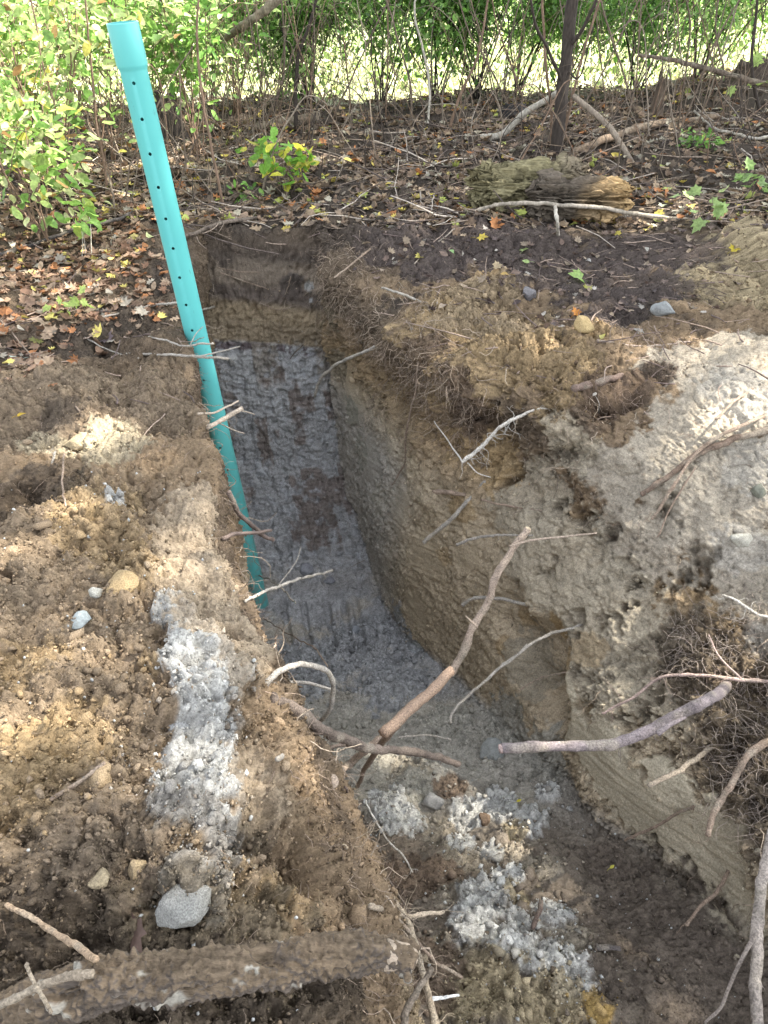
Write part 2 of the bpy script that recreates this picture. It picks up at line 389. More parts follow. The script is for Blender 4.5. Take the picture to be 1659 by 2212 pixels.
# right bank: brown clods, ochre heap, pale frosted slope
for x, y, r in ((1050, 680, .26), (950, 700, .2), (1150, 760, .25), (1250, 860, .2), (1040, 800, .2)): blob(x, y, r, (.255, .185, .105), .85, 1.2)
for x, y, r in ((1050, 640, .10), (1100, 690, .08), (1000, 720, .08), (1290, 730, .08), (960, 680, .06)): blob(x, y, r, OCH, .6, 1.35)
for x, y, r in ((1600, 600, .30), (1500, 620, .16), (1640, 660, .25), (1560, 560, .14)): blob(x, y, r, (.33, .265, .165), .95, 1.7)
for x, y, r in ((1600, 880, .26), (1500, 960, .25), (1640, 1010, .24), (1560, 1130, .24), (1640, 1240, .2), (1480, 1080, .2), (1420, 960, .12), (1480, 780, .18), (1600, 760, .2), (1380, 1180, .2), (1330, 1020, .12)):
    blob(x, y, r, PAL, .9, .48)
for x, y, r in ((1600, 860, .16), (1660, 1000, .16), (1600, 1180, .1), (1640, 1380, .06)): blob(x, y, r, (.37, .335, .28), .8)
for x, y, r in ((1200, 1230, .28), (1330, 1330, .24), (1130, 1080, .2), (1230, 950, .12), (1400, 1450, .25), (1300, 1500, .2)): blob(x, y, r, (.36, .31, .23), .8, .75)
for x, y, r, s in ((1050, 1000, .13, .8), (970, 960, .12, .6), (1000, 1100, .09, .7), (1190, 1350, .06, .9), (1210, 1420, .05, .8), (940, 820, .15, .5), (1080, 1400, .06, .6), (1270, 1400, .07, .5), (1120, 1340, .07, .7), (1260, 1560, .06, .5), (960, 1200, .06, .5)):
    blob(x, y, r, OCH, s)
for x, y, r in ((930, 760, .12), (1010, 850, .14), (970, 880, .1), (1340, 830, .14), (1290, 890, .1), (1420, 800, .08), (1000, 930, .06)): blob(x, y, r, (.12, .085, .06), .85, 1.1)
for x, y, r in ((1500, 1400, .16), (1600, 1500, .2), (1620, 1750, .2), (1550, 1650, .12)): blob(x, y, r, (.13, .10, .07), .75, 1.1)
for x, y, r in ((1150, 570, .5), (950, 560, .3), (1350, 620, .35), (1400, 560, .4), (820, 540, .2), (1320, 690, .14), (1000, 510, .4)): blob(x, y, r, (.085, .068, .060), .9, .9)
for x, y, r in ((1050, 660, .2), (1110, 720, .16), (980, 700, .12)): blob(x, y, r, (.27, .205, .13), .9, 1.3)
# scraped smooth faces of the cut
for x, y, r, k in ((1300, 1660, .14, 1.6), (1400, 1760, .17, 1.8), (1500, 1850, .18, 1.8), (1590, 1940, .15, 1.5), (1240, 1580, .10, 1.2), (1228, 1500, .05, 1.2), (1350, 1690, .1, 1.5), (1450, 1710, .10, 1.5), (1540, 1800, .11, 1.5), (1310, 1600, .08, 1.4)):
    blob(x, y, r, (.48, .42, .31), .95, .07, (.45, -1, -.1, k))
for x, y, r in ((1010, 1200, .10), (920, 1200, .14), (860, 1100, .16), (800, 1000, .16), (900, 1330, .12), (760, 850, .2)): blob(x, y, r, None, 0, .22)
for x, y, r in ((860, 1330, .07), (900, 1400, .05)): blob(x, y, r, (.33, .36, .36), .6, .05)
blob(1120, 1450, .16, (.27, .235, .175), .8, .7)
for x, y, r, c_ in ((722, 690, .10, (.16, .13, .09)), (735, 790, .10, (.18, .15, .105)), (760, 890, .10, (.25, .235, .185)), (708, 620, .08, (.12, .095, .075)), (780, 980, .12, (.30, .28, .23)), (820, 1080, .12, (.33, .30, .245))): blob(x, y, r, c_, .8)  # darker band down the end-wall corner, shadow painted into the wall colour
blob(668, 620, .03, (.42, .42, .40), .7); blob(672, 650, .02, (.42, .42, .40), .7)
for x, y, r in ((870, 1660, .12), (1000, 1840, .10), (1130, 1850, .10), (960, 1780, .10), (1180, 1870, .08), (1060, 2100, .14), (1230, 2030, .08), (940, 2060, .10), (980, 1940, .08)): blob(x, y, r, (.30, .26, .20), .75, 1.1)
for x, y, r in ((150, 2200, .12), (350, 2195, .12), (520, 2180, .12), (680, 2150, .12), (800, 2130, .08), (760, 2210, .1), (150, 2080, .10), (60, 2050, .1)): blob(x, y, r, (.085, .066, .048), .85, 1.1)  # dark soil, painted darker still for the shaded gap beneath the foreground log
# floor
for x, y, r in ((650, 1450, .3), (780, 1400, .3), (850, 1490, .2)): blob(x, y, r, (.31, .31, .305), .9, 1.2)
for x, y, r in ((960, 1560, .16), (1100, 1560, .16), (1180, 1620, .12), (900, 1700, .1)): blob(x, y, r, (.33, .31, .26), .9, 1)
for x, y, r in ((840, 1730, .10), (870, 1760, .09), (1010, 1740, .08), (1080, 1740, .09), (1140, 1770, .08), (1000, 1800, .06), (1180, 1720, .06), (1040, 1960, .09), (1010, 2010, .08), (1100, 1900, .07), (1190, 1970, .08), (1150, 2080, .09), (1080, 2050, .07), (1060, 1830, .05), (1230, 2120, .08), (1120, 2000, .05)):
    blob(x, y, r, (.50, .49, .455), .85, 1.1)
for x, y, r in ((1060, 2150, .14), (1180, 2190, .12), (1010, 2180, .1), (1120, 1930, .05), (1110, 1790, .05)): blob(x, y, r, (.34, .28, .18), .85, 1.2)
blob(1290, 2190, .05, (.36, .24, .08), .8, 1.)
for x, y, r in ((880, 1900, .12), (820, 1870, .08), (970, 1690, .08), (960, 1880, .07), (900, 2100, .15)): blob(x, y, r, (.15, .11, .08), .9, .9)
for x, y, r in ((1400, 1950, .22), (1500, 2100, .25), (1350, 2100, .12), (1300, 1850, .08)): blob(x, y, r, (.13, .105, .083), .85, .8)
# topsoil band at the head of the trench and forest floor
blob(560, 560, .22, HUM, .4, .4); blob(720, 520, .16, (.085, .068, .055), .9, 1.2)
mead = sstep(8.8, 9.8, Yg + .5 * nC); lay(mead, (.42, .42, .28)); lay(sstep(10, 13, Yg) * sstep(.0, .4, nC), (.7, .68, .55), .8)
colr *= (1 + .22 * nB + .12 * nA)[:, None]

# --- large bumps
def bump(x, y, r, h, zz=0.):
    p = P(x, y, zz); d = np.hypot(p3[:, 0] - p[0], p3[:, 1] - p[1]) / r
    p3[:, 2] += h * np.exp(-d * d * 1.6) * (1 - floorm) * (1 - W)
for a in ((440, 1500, .12, .05), (400, 1900, .12, .05), (150, 870, .25, .06), (60, 1090, .12, -.10), (100, 1250, .2, .05), (250, 1180, .12, .05), (300, 1680, .2, .04), (60, 1800, .3, .06),
          (1050, 660, .22, .09), (1600, 600, .35, .16), (1330, 840, .12, -.08), (1450, 740, .2, .08), (1130, 760, .2, .05), (330, 750, .15, .05), (700, 540, .1, .05), (320, 590, .3, .08),
          (860, 300, .35, -.16), (1560, 250, .9, .1), (560, 330, .3, -.1), (200, 960, .1, .04), (500, 1250, .05, .02)): bump(*a)
p3[:, 2] += far * sstep(5.5, 8, Yg) * (1 - sstep(9, 12, Yg)) * (.035 * np.clip(p3[:, 0], -4, 4) + .10 * fbm(p3, .8, 2, 311))
p3[:, 2] += far * (1 - sstep(9, 11, Yg)) * (.13 * fbm(p3, .9, 2, 301) + .06 * fbm(p3, 3.2, 3, 302)) * sstep(4.8, 5.6, Yg)
base2 = p3.reshape(NR, NCU, 3); n3 = normals(base2).reshape(-1, 3)
# --- medium and small relief along the normal
low_ = rwall * (1 - sstep(-.62, -.42, z + .1 * nA)) * (Yg > 2.0); amp = amp * (1 - .55 * low_); amp = amp * near; am = amp; mac = 1 - .62 * low_
disp = mac * .075 * fbm(p3, 3.0, 2, 31) * near * (1 - .6 * endm) * (.25 + .75 * np.clip(am, 0, 1))
disp += THICK * .022 * (1 + .8 * fbm(p3, 24, 2, 40))
disp += .055 * (np.abs(fbm(p3, 8, 4, 41)) - .12) * am; disp += .02 * (np.abs(fbm(p3, 19, 3, 42)) - .12) * am
al_ = np.array([-.55, -.8, -.25]); al_ /= np.linalg.norm(al_); t_ = p3 @ al_; pe_ = p3 - np.outer(t_, al_) * .8; disp += .05 * fbm(pe_, 8, 3, 47) * (U > 11.5) * (Yg < 3.6) * np.clip(am, 0, 1); disp -= .035 * sstep(.28, .5, fbm(p3, 20, 2, 43)) * np.clip(am - .2, 0, 1)
disp += mac * .06 * fbm(p3, 6, 2, 33) * np.clip(am, 0, 1) * (1 - floorm * .5) * (1 - endm * .7)
zz_ = z + .10 * nA; ov_ = rwall * (Yg < 4.3) * (Yg > 1.9)
disp += .06 * ov_ * sstep(-.22, -.08, zz_); disp -= .07 * ov_ * sstep(-.55, -.4, zz_) * (1 - sstep(-.3, -.2, zz_)) * sstep(-.2, .2, nC + .5 * nA)
F1, v1 = cells(p3 + .01 * np.stack([nB, nA, nB], 1), 22, 5)
disp += .024 * np.clip(.62 - F1, -.2, .6) * (v1 > .55) * np.clip(am - .25, 0, 2)
F2, v2 = cells(p3, 55, 6)
ex_ = (near * np.clip(am, 0, 1) * (1 - .75 * endm))[:, None]; colr *= ((.84 + .32 * v2)[:, None]) ** ex_; disp += .013 * np.clip(.62 - F2, -.3, .6) * (.35 + v2) * np.clip(am, 0, 1.5)
disp += .013 * fbm(p3, 105, 2, 51) * np.clip(am + .1, 0, 1.4)
F3, v3_ = cells(p3, 95, 16); disp += .011 * np.clip(.62 - F3, -.3, .6) * (.2 + v3_) * np.clip(am, 0, 1.5); colr *= (.8 + .4 * v3_)[:, None] ** ex_
rid = 1 - np.abs(fbm(p3, 14, 3, 61)); disp -= .022 * sstep(.86, 1.0, rid) * np.clip(am, 0, 1.2)
# holes between clods and torn pockets in the upper right wall
pk = sstep(.26, .5, fbm(p3 * [1, 1, .55], 9, 3, 71) + .3 * nD); disp -= .075 * (.5 + np.abs(nB) * 2) * pk * rwall * sstep(-1.15, -.7, z) * np.clip(am * 2, 0, 1)
disp += mac * .05 * fbm(p3 * [1, 1, .35], 8, 3, 81) * rwall * np.clip(am * 1.6, .15, 1)
# bucket tooth grooves down the end wall and across its foot
gx = (p3[:, 0] + .33 * (Yg - 4.3)) / .085; groove = np.abs(((gx + .15 * nA) % 1) - .5) * 2
disp += .016 * (sstep(.15, .8, groove) - .5) * endm * (1 - sstep(-.62, -.5, z)) * (.4 + .6 * (nC > -.2))
disp += (.034 * np.abs(fbm(p3 * [1, 1, 2.6], 15, 3, 91)) - .008) * endm * (1 - .5 * sstep(-.5, -.4, z)); disp -= .012 * sstep(.25, .5, fbm(p3 * [1, 1, 3], 22, 2, 92)) * endm
for x_ in (612, 655, 705, 742, 768):      # slots left by the bucket teeth
    a3, b3 = hit(x_, 1300)[0], hit(x_ + 14, 1385)[0]; ab = b3 - a3; tt = np.clip(((p3 - a3) @ ab) / (ab @ ab), 0, 1); dd_ = np.linalg.norm(p3 - a3 - tt[:, None] * ab, axis=1) + .008 * nB
    disp -= .045 * (1 - sstep(.012, .03, dd_))
# scrape lines on the smooth face
disp += .004 * fbm(np.stack([(p3[:, 2] + .35 * p3[:, 1]), p3[:, 0] * .05, p3[:, 1] * .05], 1), 60, 2, 95) * rwall
# alcove where the right bank slumped
for x_, y_, r_, a_ in ((1150, 1430, .24, .12), (1185, 1520, .16, .10), (1100, 1330, .16, .06), (1060, 930, .12, .06), (960, 860, .12, .07)):
    pa = hit(x_, y_)[0]; da = np.linalg.norm((p3 - pa) * [1, 1, .8], axis=1) + .03 * nA; disp -= a_ * (1 - sstep(r_ * .35, r_, da))
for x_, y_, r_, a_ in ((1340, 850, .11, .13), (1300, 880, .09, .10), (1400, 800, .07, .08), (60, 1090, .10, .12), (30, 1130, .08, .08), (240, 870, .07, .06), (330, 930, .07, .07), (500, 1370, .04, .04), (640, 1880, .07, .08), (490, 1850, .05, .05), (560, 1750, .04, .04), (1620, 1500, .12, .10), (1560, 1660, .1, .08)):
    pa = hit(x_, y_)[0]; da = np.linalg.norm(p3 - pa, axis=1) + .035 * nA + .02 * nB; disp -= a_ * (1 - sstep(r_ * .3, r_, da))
pa = hit(1400, 830)[0]; 
p3 = p3 + n3 * disp[:, None]
GR = p3.reshape(NR, NCU, 3)
GN = normals(GR).reshape(-1, 3)
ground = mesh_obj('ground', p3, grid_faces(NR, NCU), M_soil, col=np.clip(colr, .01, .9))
tag(ground, kind='structure')
bv = bvh_of(GR, 2, 2)
def H(x, y): return hit(x, y, bv)
def at_xy(X, Y):
    r = bv.ray_cast(Vector((X, Y, 5)), Vector((0, 0, -1)))
    return np.array(r[0]) if r[0] is not None else np.array([X, Y, 0.])

# grid vertex area, for scattering
ga = np.linalg.norm(np.cross(np.gradient(GR, axis=0), np.gradient(GR, axis=1)), axis=2).ravel()
def in_view(p, m=60):
    q = p - CAM; zc = q[:, 1] * cp - q[:, 2] * sp_; up = q[:, 1] * sp_ + q[:, 2] * cp
    with np.errstate(divide='ignore', invalid='ignore'):
        x = 829.5 + q[:, 0] / zc * FP; y = 1106 - up / zc * FP
    return (zc > .1) & (x > -m) & (x < 1659 + m) & (y > -m) & (y < 2212 + m), x, y
VIS, PX, PY = in_view(p3)
def scatter(n, weight):
    wgt = ga * weight * VIS; c = np.cumsum(wgt); return np.searchsorted(c, rng.random(n) * c[-1])

# ------------------------------------------------------------------ soil crumbs and small clods lying loose
def rand_rot(n):
    q = rng.normal(size=(n, 4)); q /= np.linalg.norm(q, axis=1)[:, None]; a, b, c, d = q.T
    return np.stack([np.stack([1 - 2 * (c * c + d * d), 2 * (b * c - a * d), 2 * (b * d + a * c)], -1),
                     np.stack([2 * (b * c + a * d), 1 - 2 * (b * b + d * d), 2 * (c * d - a * b)], -1),
                     np.stack([2 * (b * d - a * c), 2 * (c * d + a * b), 1 - 2 * (b * b + c * c)], -1)], 1)
phi = (1 + 5 ** .5) / 2
ICO = np.array([(-1, phi, 0), (1, phi, 0), (-1, -phi, 0), (1, -phi, 0), (0, -1, phi), (0, 1, phi), (0, -1, -phi), (0, 1, -phi), (phi, 0, -1), (phi, 0, 1), (-phi, 0, -1), (-phi, 0, 1)]) / 1.9
ICF = np.array([(0, 11, 5), (0, 5, 1), (0, 1, 7), (0, 7, 10), (0, 10, 11), (1, 5, 9), (5, 11, 4), (11, 10, 2), (10, 7, 6), (7, 1, 8), (3, 9, 4), (3, 4, 2), (3, 2, 6), (3, 6, 8), (3, 8, 9), (4, 9, 5), (2, 4, 11), (6, 2, 10), (8, 6, 7), (9, 8, 1)])
OCT = np.array([(1, 0, 0), (-1, 0, 0), (0, 1, 0), (0, -1, 0), (0, 0, 1), (0, 0, -1)]) * 1.15
OCF = np.array([(0, 2, 4), (2, 1, 4), (1, 3, 4), (3, 0, 4), (2, 0, 5), (1, 2, 5), (3, 1, 5), (0, 3, 5)])
def crumbs(idx, size, name, mat, jitter=.3, sink=.2, colvar=.2, cb=None, smooth=True, tiny=False):
    T = OCT if tiny else ICO; TF = OCF if tiny else ICF; k = len(T)
    n = len(idx); v = T[None] * (1 + jitter * rng.normal(size=(n, k, 1))); v = v * rng.uniform(.6, 1.2, size=(n, 1, 3))
    v = np.einsum('nij,nkj->nki', rand_rot(n), v) * size[:, None, None]
    v = v + (p3[idx] + GN[idx] * (size * (1 - sink) * .6)[:, None] + rng.normal(size=(n, 3)) * .003)[:, None, :]
    jx = np.clip(idx + (rng.random(n) < .4) * (rng.integers(-14, 15, n) * NCU + rng.integers(-14, 15, n)), 0, len(p3) - 1)
    c = (colr[jx] if cb is None else cb) * rng.uniform(1 - colvar, 1 + colvar, size=(n, 1)); c = np.repeat(c[:, None, :], k, 1)
    f = (TF[None] + (np.arange(n) * k)[:, None, None]).reshape(-1, 3)
    return mesh_obj(name, v.reshape(-1, 3), f, mat, smooth=smooth, col=np.clip(c.reshape(-1, 3), .01, .9))
wc = np.clip(amp - .12, 0, 1.5) * (Yg < 5.2) / (np.maximum(Yg, .6) ** .6)
i1 = scatter(190000, wc); s1 = rng.gamma(1.3, .0010, len(i1)) + .0010
tag(crumbs(i1, s1, 'soil_crumbs', M_crumb, .45, colvar=.38, smooth=False, tiny=True), 'loose crumbs of earth lying over the spoil and the trench floor', 'soil', kind='stuff')
wp = np.clip(amp - .5, 0, 1.5) * (Yg < 4.4) * (colr[:, 0] > .2)
i2 = scatter(3400, wp + .5 * floorm * (Yg < 3.4)); s2 = rng.gamma(2.2, .0026, len(i2)) + .003
tag(crumbs(i2, s2, 'small_clods', M_crumb, .28, .45, .2, smooth=False), 'small rounded clods scattered on the banks and the floor', 'clods', kind='stuff')
i3 = scatter(420, floorm * (Yg < 1.9) + .6 * (U < 5) * (Yg < 2.2)); s3 = rng.gamma(2.2, .0010, len(i3)) + .0016
tag(crumbs(i3, s3, 'white_grit', M_stone, .12, .4, .15, cb=np.tile(np.array([[.33, .33, .31]]), (len(i3), 1))), 'white quartz grit specks in the dark floor soil', 'grit', kind='stuff')

# ------------------------------------------------------------------ stones and single clods
def rock(name, label, x, y, wpx, c, mat=M_stone, group=None, cat='stone', squash=.75, ang=.25, seed=0, off=0.3, depth=None):
    p, n, zc = H(x, y)
    r = wpx / FP * zc / 2
    import bmesh
    bm = bmesh.new(); bmesh.ops.create_icosphere(bm, subdivisions=4, radius=1)
    v = np.array([q.co[:] for q in bm.verts]); f = np.array([[q.index for q in g.verts] for g in bm.faces]); bm.free()
    F, vv = cells(v + seed * 7.3, 1.1, seed); rs = np.random.default_rng(seed * 31 + 5)
    if ang > .15:
        for _k in range(int(9 + 8 * ang)):
            pn = rs.normal(size=3); pn /= np.linalg.norm(pn); dd = rs.uniform(.52, .85); t_ = v @ pn; v = v - np.outer(np.clip(t_ - dd, 0, None) * .93, pn)
        v *= 1.2
    v = v * (1 + .3 * ang * (F - .5) + .07 * fbm(v, 2.2, 3, seed))[:, None] * (1 + .05 * fbm(v, 9, 2, seed + 3))[:, None]
    v = v * [1, .85, squash]
    ca, sa = math.cos(seed), math.sin(seed); v = v @ np.array([[ca, -sa, 0], [sa, ca, 0], [0, 0, 1]]).T * r
    ctr = p + n * r * off
    cc_ = np.array(c)[None] * (1 + .25 * fbm(v / r, 2.5, 3, seed + 9))[:, None]
    o = mesh_obj(name, v + ctr, f, mat, col=np.clip(cc_, .01, .9)); recentre(o, ctr - [0, 0, r * .5])
    return tag(o, label, cat, group)
G1 = 'stones and clods lying on the earth'
rock('stone', 'grey angular stone on the pale floor behind the cut end of the purple root', 1064, 1628, 52, (.22, .225, .21), seed=1, group=G1, squash=1.1, ang=.4)
rock('stone', 'rounded grey stone in the white sand of the floor, below the crossed branches', 928, 1740, 48, (.27, .26, .24), seed=2, group=G1, squash=1.0, off=.5)
rock('stone', 'large rounded stone dusted with white sand, just above the foreground log', 398, 1962, 108, (.25, .245, .225), M_crumb, seed=23, group=G1, squash=.78, ang=.16, off=-.05)
rock('soil_clod', 'big angular ochre clod beside the pale ridge on the left bank', 268, 1270, 72, (.32, .235, .13), M_crumb, seed=4, group=G1, cat='clod', ang=.5)
rock('stone', 'flat blue-grey stone in the brown spoil of the left bank', 170, 1345, 48, (.24, .26, .25), seed=5, group=G1, squash=.5, ang=.4)
rock('soil_clod', 'small pale grey clod left of the big ochre clod', 208, 1280, 30, (.32, .31, .27), M_crumb, seed=6, group=G1, cat='clod')
rock('stone', 'pale grey flat stone on the dark leaf mould by the ochre heap', 1435, 672, 52, (.17, .175, .17), seed=7, group=G1, squash=.5, ang=.4)
rock('stone', 'dark olive stone half sunk in the pale right slope', 1638, 1062, 34, (.13, .13, .10), seed=8, group=G1, ang=.4)
rock('stone', 'grey pebble near the foot of the end wall', 708, 1250, 24, (.2, .2, .21), seed=9, group=G1)
rock('stone', 'grey half-buried stone up the foot of the end wall', 660, 1228, 34, (.22, .22, .23), seed=10, group=G1, squash=.6)
rock('stone', 'dark grey upright cobble sticking out at the top of the right bank', 1140, 640, 34, (.13, .12, .12), seed=11, group=G1, squash=1.1)
rock('soil_clod', 'ochre clod at the back edge of the brown right bank', 1262, 706, 44, (.36, .27, .14), M_crumb, seed=12, group=G1, cat='clod', ang=.4)
rock('soil_clod', 'yellowish clod on the left bank above the bright sunlit patch', 180, 952, 62, (.32, .26, .165), M_crumb, seed=13, group=G1, cat='clod', ang=.4, squash=.6)
rock('soil_clod', 'ochre clod in the brown spoil of the lower left', 218, 1668, 60, (.31, .23, .14), M_crumb, seed=14, group=G1, cat='clod', ang=.45, squash=.6)
rock('soil_clod', 'round ochre clod above the foreground log, left of the dusted stone', 300, 1880, 46, (.31, .24, .15), M_crumb, seed=15, group=G1, cat='clod')
rock('soil_clod', 'brownish clod with white pebbles at its top, far left above the foreground log', 212, 1895, 44, (.32, .26, .17), M_crumb, seed=16, group=G1, cat='clod')
rock('soil_clod', 'dark brown clod among loose lumps on the floor below the grey stone', 1050, 1770, 30, (.14, .1, .07), M_crumb, seed=17, group=G1, cat='clod')
rock('soil_clod', 'ash grey clod embedded in the pale ridge', 395, 1575, 46, (.36, .36, .35), M_crumb, seed=18, group=G1, cat='clod', ang=.3)
rock('soil_clod', 'whitish lump on the pale part of the right slope', 1600, 1165, 40, (.40, .38, .32), M_crumb, seed=19, group=G1, cat='clod')
rock('stone', 'small grey pebble on the floor at the end of the tooth marks', 765, 1362, 20, (.2, .21, .22), seed=20, group=G1)

# ------------------------------------------------------------------ roots and sticks
RC = (.235, .175, .13); RG = (.30, .27, .23); RD = (.11, .08, .065); RR = (.37, .29, .225); RP = (.19, .158, .155); RW = (.50, .46, .40)
def to_world(pts):
    """(x, y, k): k < .9 is the distance in front of the ground along the view, k > .9 a depth; without k the depth is interpolated"""
    n = len(pts); zc = [None] * n
    for i, q in enumerate(pts):
        if len(q) == 3: zc[i] = q[2] if q[2] > .9 else H(q[0], q[1])[2] - q[2]
    if zc[0] is None: zc[0] = H(pts[0][0], pts[0][1])[2] - .01
    if zc[-1] is None: zc[-1] = H(pts[-1][0], pts[-1][1])[2] - .01
    k = [i for i in range(n) if zc[i] is not None]; L = np.concatenate([[0], np.cumsum([math.dist(pts[i][:2], pts[i + 1][:2]) for i in range(n - 1)])])
    inv = np.interp(L, [L[i] for i in k], [1 / zc[i] for i in k])
    return np.array([CAM + ray(pts[i][0], pts[i][1]) / inv[i] for i in range(n)])
def wig(path, a, f, s):
    o = np.stack([fbm(path, f, 2, s), fbm(path, f, 2, s + 5), fbm(path, f, 2, s + 9)], 1); w_ = np.ones(len(path)); w_[0] = 0
    return path + o * a * w_[:, None]
def rootlets(mb, path, n, L, r, c, s, droop=.3):
    rr = random.Random(s)
    for k in range(n):
        i = rr.randrange(len(path)); p = path[i]; d = np.array([rr.gauss(0, 1), rr.gauss(0, .8), rr.gauss(-droop, .8)]); d /= np.linalg.norm(d)
        ln = L * rr.uniform(.3, 1); q = [p]
        for j in range(5):
            d = d + np.array([rr.gauss(0, .45), rr.gauss(0, .45), rr.gauss(-.1, .4)]); d /= np.linalg.norm(d); q.append(q[-1] + d * ln / 5)
        mb.tube(smooth_path(q, 2), np.linspace(r, r * .4, 11), 4, c)
        if rr.random() < .6:
            d2 = d + np.array([rr.gauss(0, .8), rr.gauss(0, .8), rr.gauss(0, .8)]); d2 /= np.linalg.norm(d2)
            mb.tube([q[3], q[3] + d2 * ln * .25, q[3] + d2 * ln * .45 + [0, 0, -.01]], r * .5, 3, c)
def root(name, label, pts, r0, r1=None, c=RC, hairs=0, hl=.08, cat='root', group='roots poking out of the banks', sides=10, w=.006, sub=(), mat=None, cut=None, rough=.22, flat=1., hr=.0012):
    r1 = r1 if r1 is not None else r0 * .7; r0 *= .86; r1 *= .86; s = int(abs(pts[0][0] * 3 + pts[0][1])) % 9999
    p = smooth_path(to_world(pts), 14); p = wig(wig(p, w * 1.6, 9, s), w * .55, 45, s + 2); mb = MB()
    mb.tube(p, np.linspace(r0, r1, len(p)) * (1 + .16 * fbm(p, 30, 2, s) + .22 * np.clip(fbm(p, 14, 1, s + 4) - .35, 0, 1)), sides + 4, tuple(np.array(c) * .92), rough * 1.5, s, flat)
    vv_ = mb.v[0]; k_ = (1 + .45 * fbm(vv_, 28, 3, s + 11) + .35 * fbm(vv_ * 1.0, 90, 2, s + 12))[:, None]; du_ = (sstep(.0, .5, fbm(vv_, 18, 3, s + 13)) * .55)[:, None]
    mb.c[0] = np.clip(mb.c[0] * k_ * (1 - du_) + np.array([.30, .26, .20]) * du_ * .9, .01, .9)
    o = mb.build(name, mat or M_root); recentre(o, p[-1]); tag(o, label, cat, group)
    for sb in sub:      # forks: (points, r0, r1)
        q = wig(smooth_path(to_world(sb[0]), 8), w, 12, s + 3); m2 = MB(); m2.tube(q, np.linspace(sb[1], sb[2], len(q)), max(5, sides - 3), sb[3] if len(sb) > 3 else c, rough, s + 1)
        m2.build('fork', mat or M_root, o)
    if hairs:
        m3 = MB(); rootlets(m3, p, hairs, hl, hr, tuple(np.array(c) * .9), s); tag(m3.build('rootlets', M_root, o), kind='stuff')
    if cut is not None:
        t = p[0] - p[1]; t /= np.linalg.norm(t); m4 = MB(); m4.tube([p[0] - t * .002, p[0] + t * .002 + t * r0 * .3], r0 * .86, sides, cut); m4.build('cut_end', M_root, o)
    return o
# the big branch and what it crosses
root('broken_branch', 'long peeling reddish-grey branch standing up from the left bank across the trench',
     [(1140, 1143, 3.02), (1105, 1190), (1074, 1240), (1052, 1300), (1020, 1355), (1000, 1410), (975, 1450), (920, 1500), (860, 1560), (800, 1612), (745, 1660, .12), (722, 1690, .01)], .017, .020, RR, 8, .07, 'branch', 'long broken branches lying in the trench', cut=(.5, .4, .28),
     sub=[([(1052, 1300, 2.96), (1068, 1272), (1080, 1245, 2.9)], .005, .002), ([(1030, 1355, 2.92), (1005, 1330, 2.9)], .006, .002), ([(860, 1562, 2.55), (815, 1620), (790, 1660), (772, 1700, .05)], .014, .009, RC),
          ([(975, 1449, 2.78), (935, 1490, 2.7), (880, 1538), (830, 1588, 2.52)], .0195, .0205, (.30, .21, .15)), ([(1100, 1180, 3.0), (1160, 1165, 2.95), (1240, 1158, 2.9), (1290, 1152, 2.86)], .005, .003)])
root('broken_branch', 'dark brown root with a pale broken end reaching from the left bank over the floor',
     [(990, 1650, 2.62), (940, 1632), (880, 1622), (800, 1618), (740, 1598), (690, 1570), (640, 1535), (590, 1508, .0)], .013, .02, (.16, .125, .10), 14, .08, 'branch', 'long broken branches lying in the trench', cut=(.55, .42, .25),
     sub=[([(800, 1618, 2.5), (740, 1610), (672, 1640, 2.45)], .008, .005)])
root('looped_root', 'pale looping root curling in a ring over the left edge of the trench',
     [(600, 1640, .05), (650, 1592, 2.35), (700, 1550), (722, 1500), (715, 1458), (670, 1440), (610, 1445), (575, 1468), (545, 1490, .0)], .007, .010, RG, 6, .06, group='looping roots', sub=[([(505, 1506, .02), (560, 1485, 2.3), (620, 1472, 2.4), (720, 1490, 2.42)], .007, .005)])
root('purple_root', 'thick smooth purple-grey root with a sawn end jutting from the right bank',
     [(1084, 1617, 2.12), (1150, 1613), (1250, 1613), (1330, 1606), (1400, 1580), (1470, 1544), (1530, 1512, 2.25), (1572, 1480, .0)], .0175, .021, RP, 10, .09, w=.003, sides=16, cut=(.40, .30, .27), rough=.08,
     sub=[([(1420, 1585, 2.14), (1450, 1565, 2.15), (1480, 1550, 2.2)], .009, .004)])
root('frosted_root', 'white-frosted root with fine branching hairs over the middle of the right bank',
     [(998, 998, .26), (1040, 966), (1080, 922), (1130, 896), (1200, 876), (1290, 850, .0)], .010, .007, RW, 34, .13, hr=.0016, sub=[([(998, 998, .26), (970, 955), (938, 910, .12)], .004, .002), ([(1010, 1000, .25), (1030, 1020), (1060, 1032, .18)], .003, .002)])
root('arching_root', 'bare root arching out of the right wall high above the trench', [(680, 857, .55), (688, 826), (718, 792), (780, 762), (840, 735), (892, 710, .0)], .009, .010, RG, 3, .06)
root('root', 'thick short brown root slanting down from the ochre pocket in the right wall', [(914, 1172, .25), (960, 1132), (1000, 1092), (1048, 1040, .0)], .011, .012, RG, 4, .08)
root('root', 'stubby brown root lying level across the ochre pocket', [(935, 1062, .15), (970, 1064), (1006, 1070, .0)], .012, .011, RC)
root('root', 'thin pale root below the ochre pocket, beside the top of the tall branch', [(986, 1177, .2), (1036, 1160), (1090, 1155), (1150, 1160, .0)], .008, .005, RG, 4, .07)
root('root', 'grey root stub crossing behind the tall branch at mid height', [(998, 1308, .25), (1030, 1292), (1080, 1296), (1138, 1308, .0)], .010, .009, RG, 4, .06)
